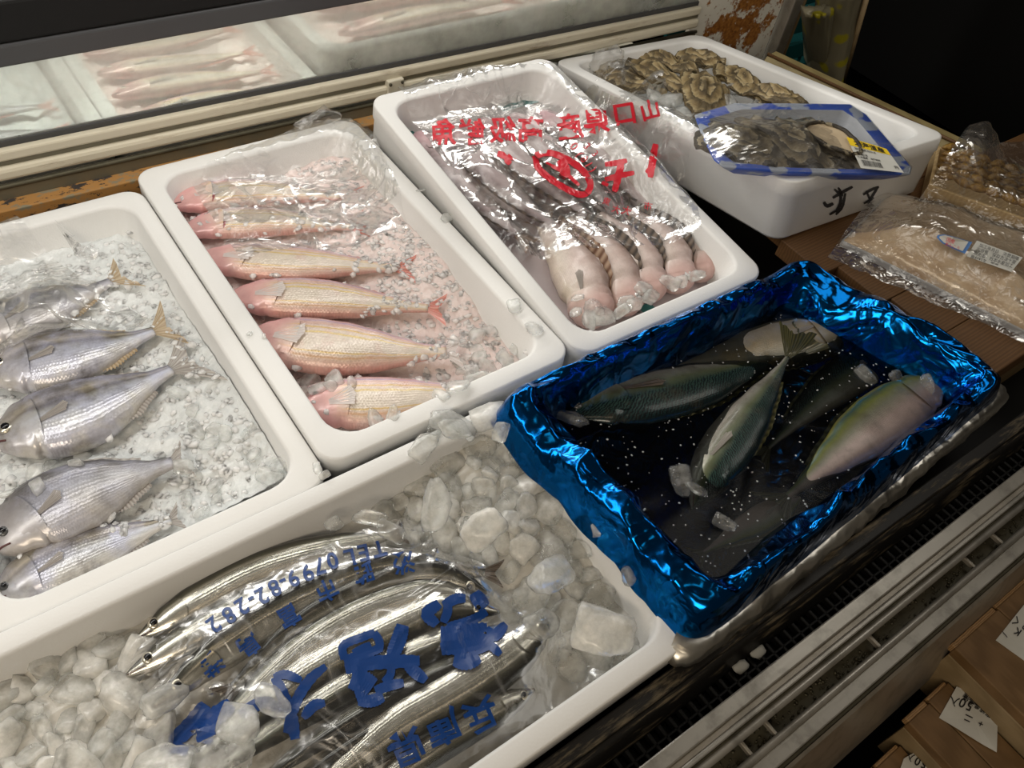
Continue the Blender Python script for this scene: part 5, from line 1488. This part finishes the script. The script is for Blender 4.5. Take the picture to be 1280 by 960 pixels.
# stiff yellowish scrap of film leaning on the inner back wall
P = [at(66, 276, -.012), at(78, 292, -.022), at(100, 308, -.028), at(122, 312, -.03), at(120, 325, -.04), at(98, 324, -.042), at(84, 300, -.034), at(92, 296, -.02)]
V = P + [p + Vector((.002, -.003, .004)) for p in P]; n8 = len(P)
tfz = Thing('film_scrap', 'small crinkled yellowish film scrap against inner back wall of left box', 'film', P[4]); tfz.part('scrap', V, [(0, 1, 6, 7), (1, 2, 5, 6), (2, 3, 4, 5), (8, 9, 14, 15), (9, 10, 13, 14), (10, 11, 12, 13)], 'film_milky')
fbm = Film([(238, 222), (446, 140), (512, 268), (300, 318)], -.01, 90, 70, ['B'], 50, .002, .003, 2, floor=-.035, extra=lambda x, y, u, v: .008 * exp(-((u - .45) / .02) ** 2) * v + .012 * max(0, u - .55) * (1 - v))
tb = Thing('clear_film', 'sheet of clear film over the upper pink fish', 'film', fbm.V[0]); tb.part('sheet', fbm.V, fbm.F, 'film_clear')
crumple('crumpled_bag', 'gathered clear film knot on back rim of pink fish box', 'bag', at(397, 150, .012), .035, .014, .018, 'film_clear', 4)
fcm = Film([(488, 150), (822, 104), (872, 300), (640, 318)], -.01, 110, 80, ['C', 'E'], 60, .003, .003, 3, floor=-.05, extra=lambda x, y, u, v: .006 * sin(u * 5 + v * 7) + .010 * max(0, u - .6) * v)
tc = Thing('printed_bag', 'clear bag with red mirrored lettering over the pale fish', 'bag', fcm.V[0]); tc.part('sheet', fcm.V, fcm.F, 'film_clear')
rp_ = lambda x, y: fcm.hit(x, y)
red = [('魚', 553, 166, 34, -4, -1), ('鮮', 590, 166, 34, -2, -1), ('級', 628, 163, 34, -2, -1), ('高', 663, 163, 34, 2, -1), ('産', 712, 159, 34, -8, -1), ('県', 745, 152, 34, -8, -1), ('口', 781, 142, 32, -10, -1), ('山', 813, 138, 26, -14, -1)]
V, Fc = letters(red, rp_, .022); tc.part('red_lettering', V, Fc, 'ink_red', False)
st = [stroke([(669, 195), (690, 192), (722, 208), (738, 230), (728, 244), (700, 232), (674, 212), (669, 195)], 8, rp_, 40, 0), stroke([(700, 200), (707, 214), (702, 222)], 12, rp_), stroke([(682, 204), (705, 216), (724, 232)], 5, rp_),
      stroke([(622, 192), (636, 196), (650, 194)], 9, rp_), stroke([(640, 194), (634, 200), (638, 205)], 8, rp_),
      stroke([(756, 206), (770, 204), (784, 201)], 7, rp_), stroke([(756, 225), (774, 220), (793, 216)], 7, rp_), stroke([(778, 200), (773, 220), (768, 240)], 9, rp_), stroke([(752, 228), (760, 232)], 5, rp_),
      stroke([(820, 180), (816, 200), (813, 222)], 9, rp_), stroke([(808, 212), (814, 216)], 7, rp_)]
tc.part('red_emblem', *joinvf(*st), 'ink_red', False)
sm = [('0', 718, 183, 15, 55), ('(', 725, 193, 15, 60), ('6', 731, 199, 15, 62, -1), ('1', 736, 206, 15, 62), (')', 742, 212, 15, 62), ('3', 734, 183, 12, 50), ('3', 744, 192, 12, 50), ('大', 770, 262, 11, 20, -1), ('大', 783, 264, 13, 20, -1), ('市', 810, 258, 11, 10, -1), ('東', 758, 252, 10, 20, -1)]
tc.part('small_red_print', *letters(sm, rp_, .0), 'ink_red', False)

fdm = Film([(120, 826), (508, 622), (770, 830), (250, 1150)], -.012, 120, 100, ['D'], 60, .0015, .0016, 5, floor=-.045)
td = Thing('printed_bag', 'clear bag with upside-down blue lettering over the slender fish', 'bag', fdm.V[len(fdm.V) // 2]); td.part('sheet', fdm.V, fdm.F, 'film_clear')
bp = lambda x, y: fdm.hit(x, y)
tel = [('T', 474, 687, 29, 165), ('E', 455, 692, 29, 166), ('L', 438, 698, 29, 166), ('0', 416, 702, 29, 163), ('7', 400, 709, 29, 162), ('9', 385, 717, 29, 158), ('9', 367, 724, 29, 157), ('-', 355, 730, 29, 155), ('8', 344, 736, 29, 152), ('2', 328, 746, 29, 150), ('-', 316, 752, 29, 150), ('2', 303, 759, 29, 148), ('8', 287, 770, 29, 145), ('2', 268, 782, 29, 142)]
td.part('phone_number', *letters(tel, bp, .02), 'ink_blue', False)
ad = [('淡', 504, 704, 29, 168), ('路', 453, 716, 29, 163), ('市', 408, 738, 29, 156), ('富', 361, 770, 29, 150), ('島', 311, 806, 30, 142), ('港', 264, 830, 30, 140)]
for one in ad: td.part('address_character', *letters([one], bp, .022), 'ink_blue', False)
Q = lambda *pp: [(320 + .2656 * x, 720 + .2656 * y) for x, y in pp]
def brush(nm, *ss): td.part(nm, *joinvf(*[stroke(Q(*pp), wd * .2656, bp, 26, tp) for wd, tp, *pp in ss]), 'ink_blue', False)
brush('big_character', (62, .3, (92, 478), (125, 560), (165, 660), (185, 770)), (52, .5, (330, 425), (262, 480), (205, 560), (165, 660), (140, 740)), (44, .4, (84, 478), (140, 466), (215, 492)), (52, .5, (325, 598), (272, 612), (222, 668)))
brush('big_character', (40, .1, (415, 395), (412, 330), (500, 290), (560, 268)), (40, .1, (555, 268), (580, 310), (578, 360)), (46, .1, (412, 398), (500, 372), (580, 345)), (34, .3, (455, 362), (540, 322)),
      (72, .25, (690, 232), (672, 300), (640, 380)), (110, .1, (450, 480), (500, 500), (545, 530)), (66, .3, (420, 440), (560, 410), (770, 400)), (60, .3, (480, 590), (540, 590), (600, 570)), (50, .3, (560, 540), (640, 515), (695, 505)), (58, .4, (700, 400), (745, 450), (800, 495)), (40, .3, (640, 420), (630, 470), (600, 500)), (44, .2, (470, 430), (480, 520), (500, 600)))
brush('big_character', (70, .3, (1025, 80), (1045, 110), (1075, 150)), (50, .3, (985, 108), (940, 110), (880, 140)), (58, .3, (862, 130), (805, 180), (850, 232)), (46, .3, (1085, 168), (1000, 215), (900, 240)), (44, .3, (900, 120), (900, 170), (880, 220)), (110, .1, (870, 290), (970, 285), (1090, 270)), (70, .2, (870, 345), (980, 330), (1100, 300)),
      (56, .4, (1080, 250), (1120, 285), (1175, 228)), (80, .3, (930, 395), (990, 405), (1050, 380)), (44, .4, (1040, 360), (1100, 330), (1150, 372)), (50, .3, (1050, 350), (1080, 300), (1120, 260)))
td.part('place_name', *letters([('兵', 601, 893, 44, 157), ('庫', 553, 909, 46, 157), ('県', 507, 934, 48, 157)], bp, .022), 'ink_blue', False)
td.part('blue_brush_marks', *joinvf(stroke([(215, 930), (240, 905), (258, 880)], 22, bp), stroke([(190, 945), (215, 935), (235, 940)], 16, bp), stroke([(255, 930), (262, 905), (290, 880)], 24, bp), stroke([(300, 895), (330, 878), (352, 890)], 16, bp)), 'ink_blue', False)
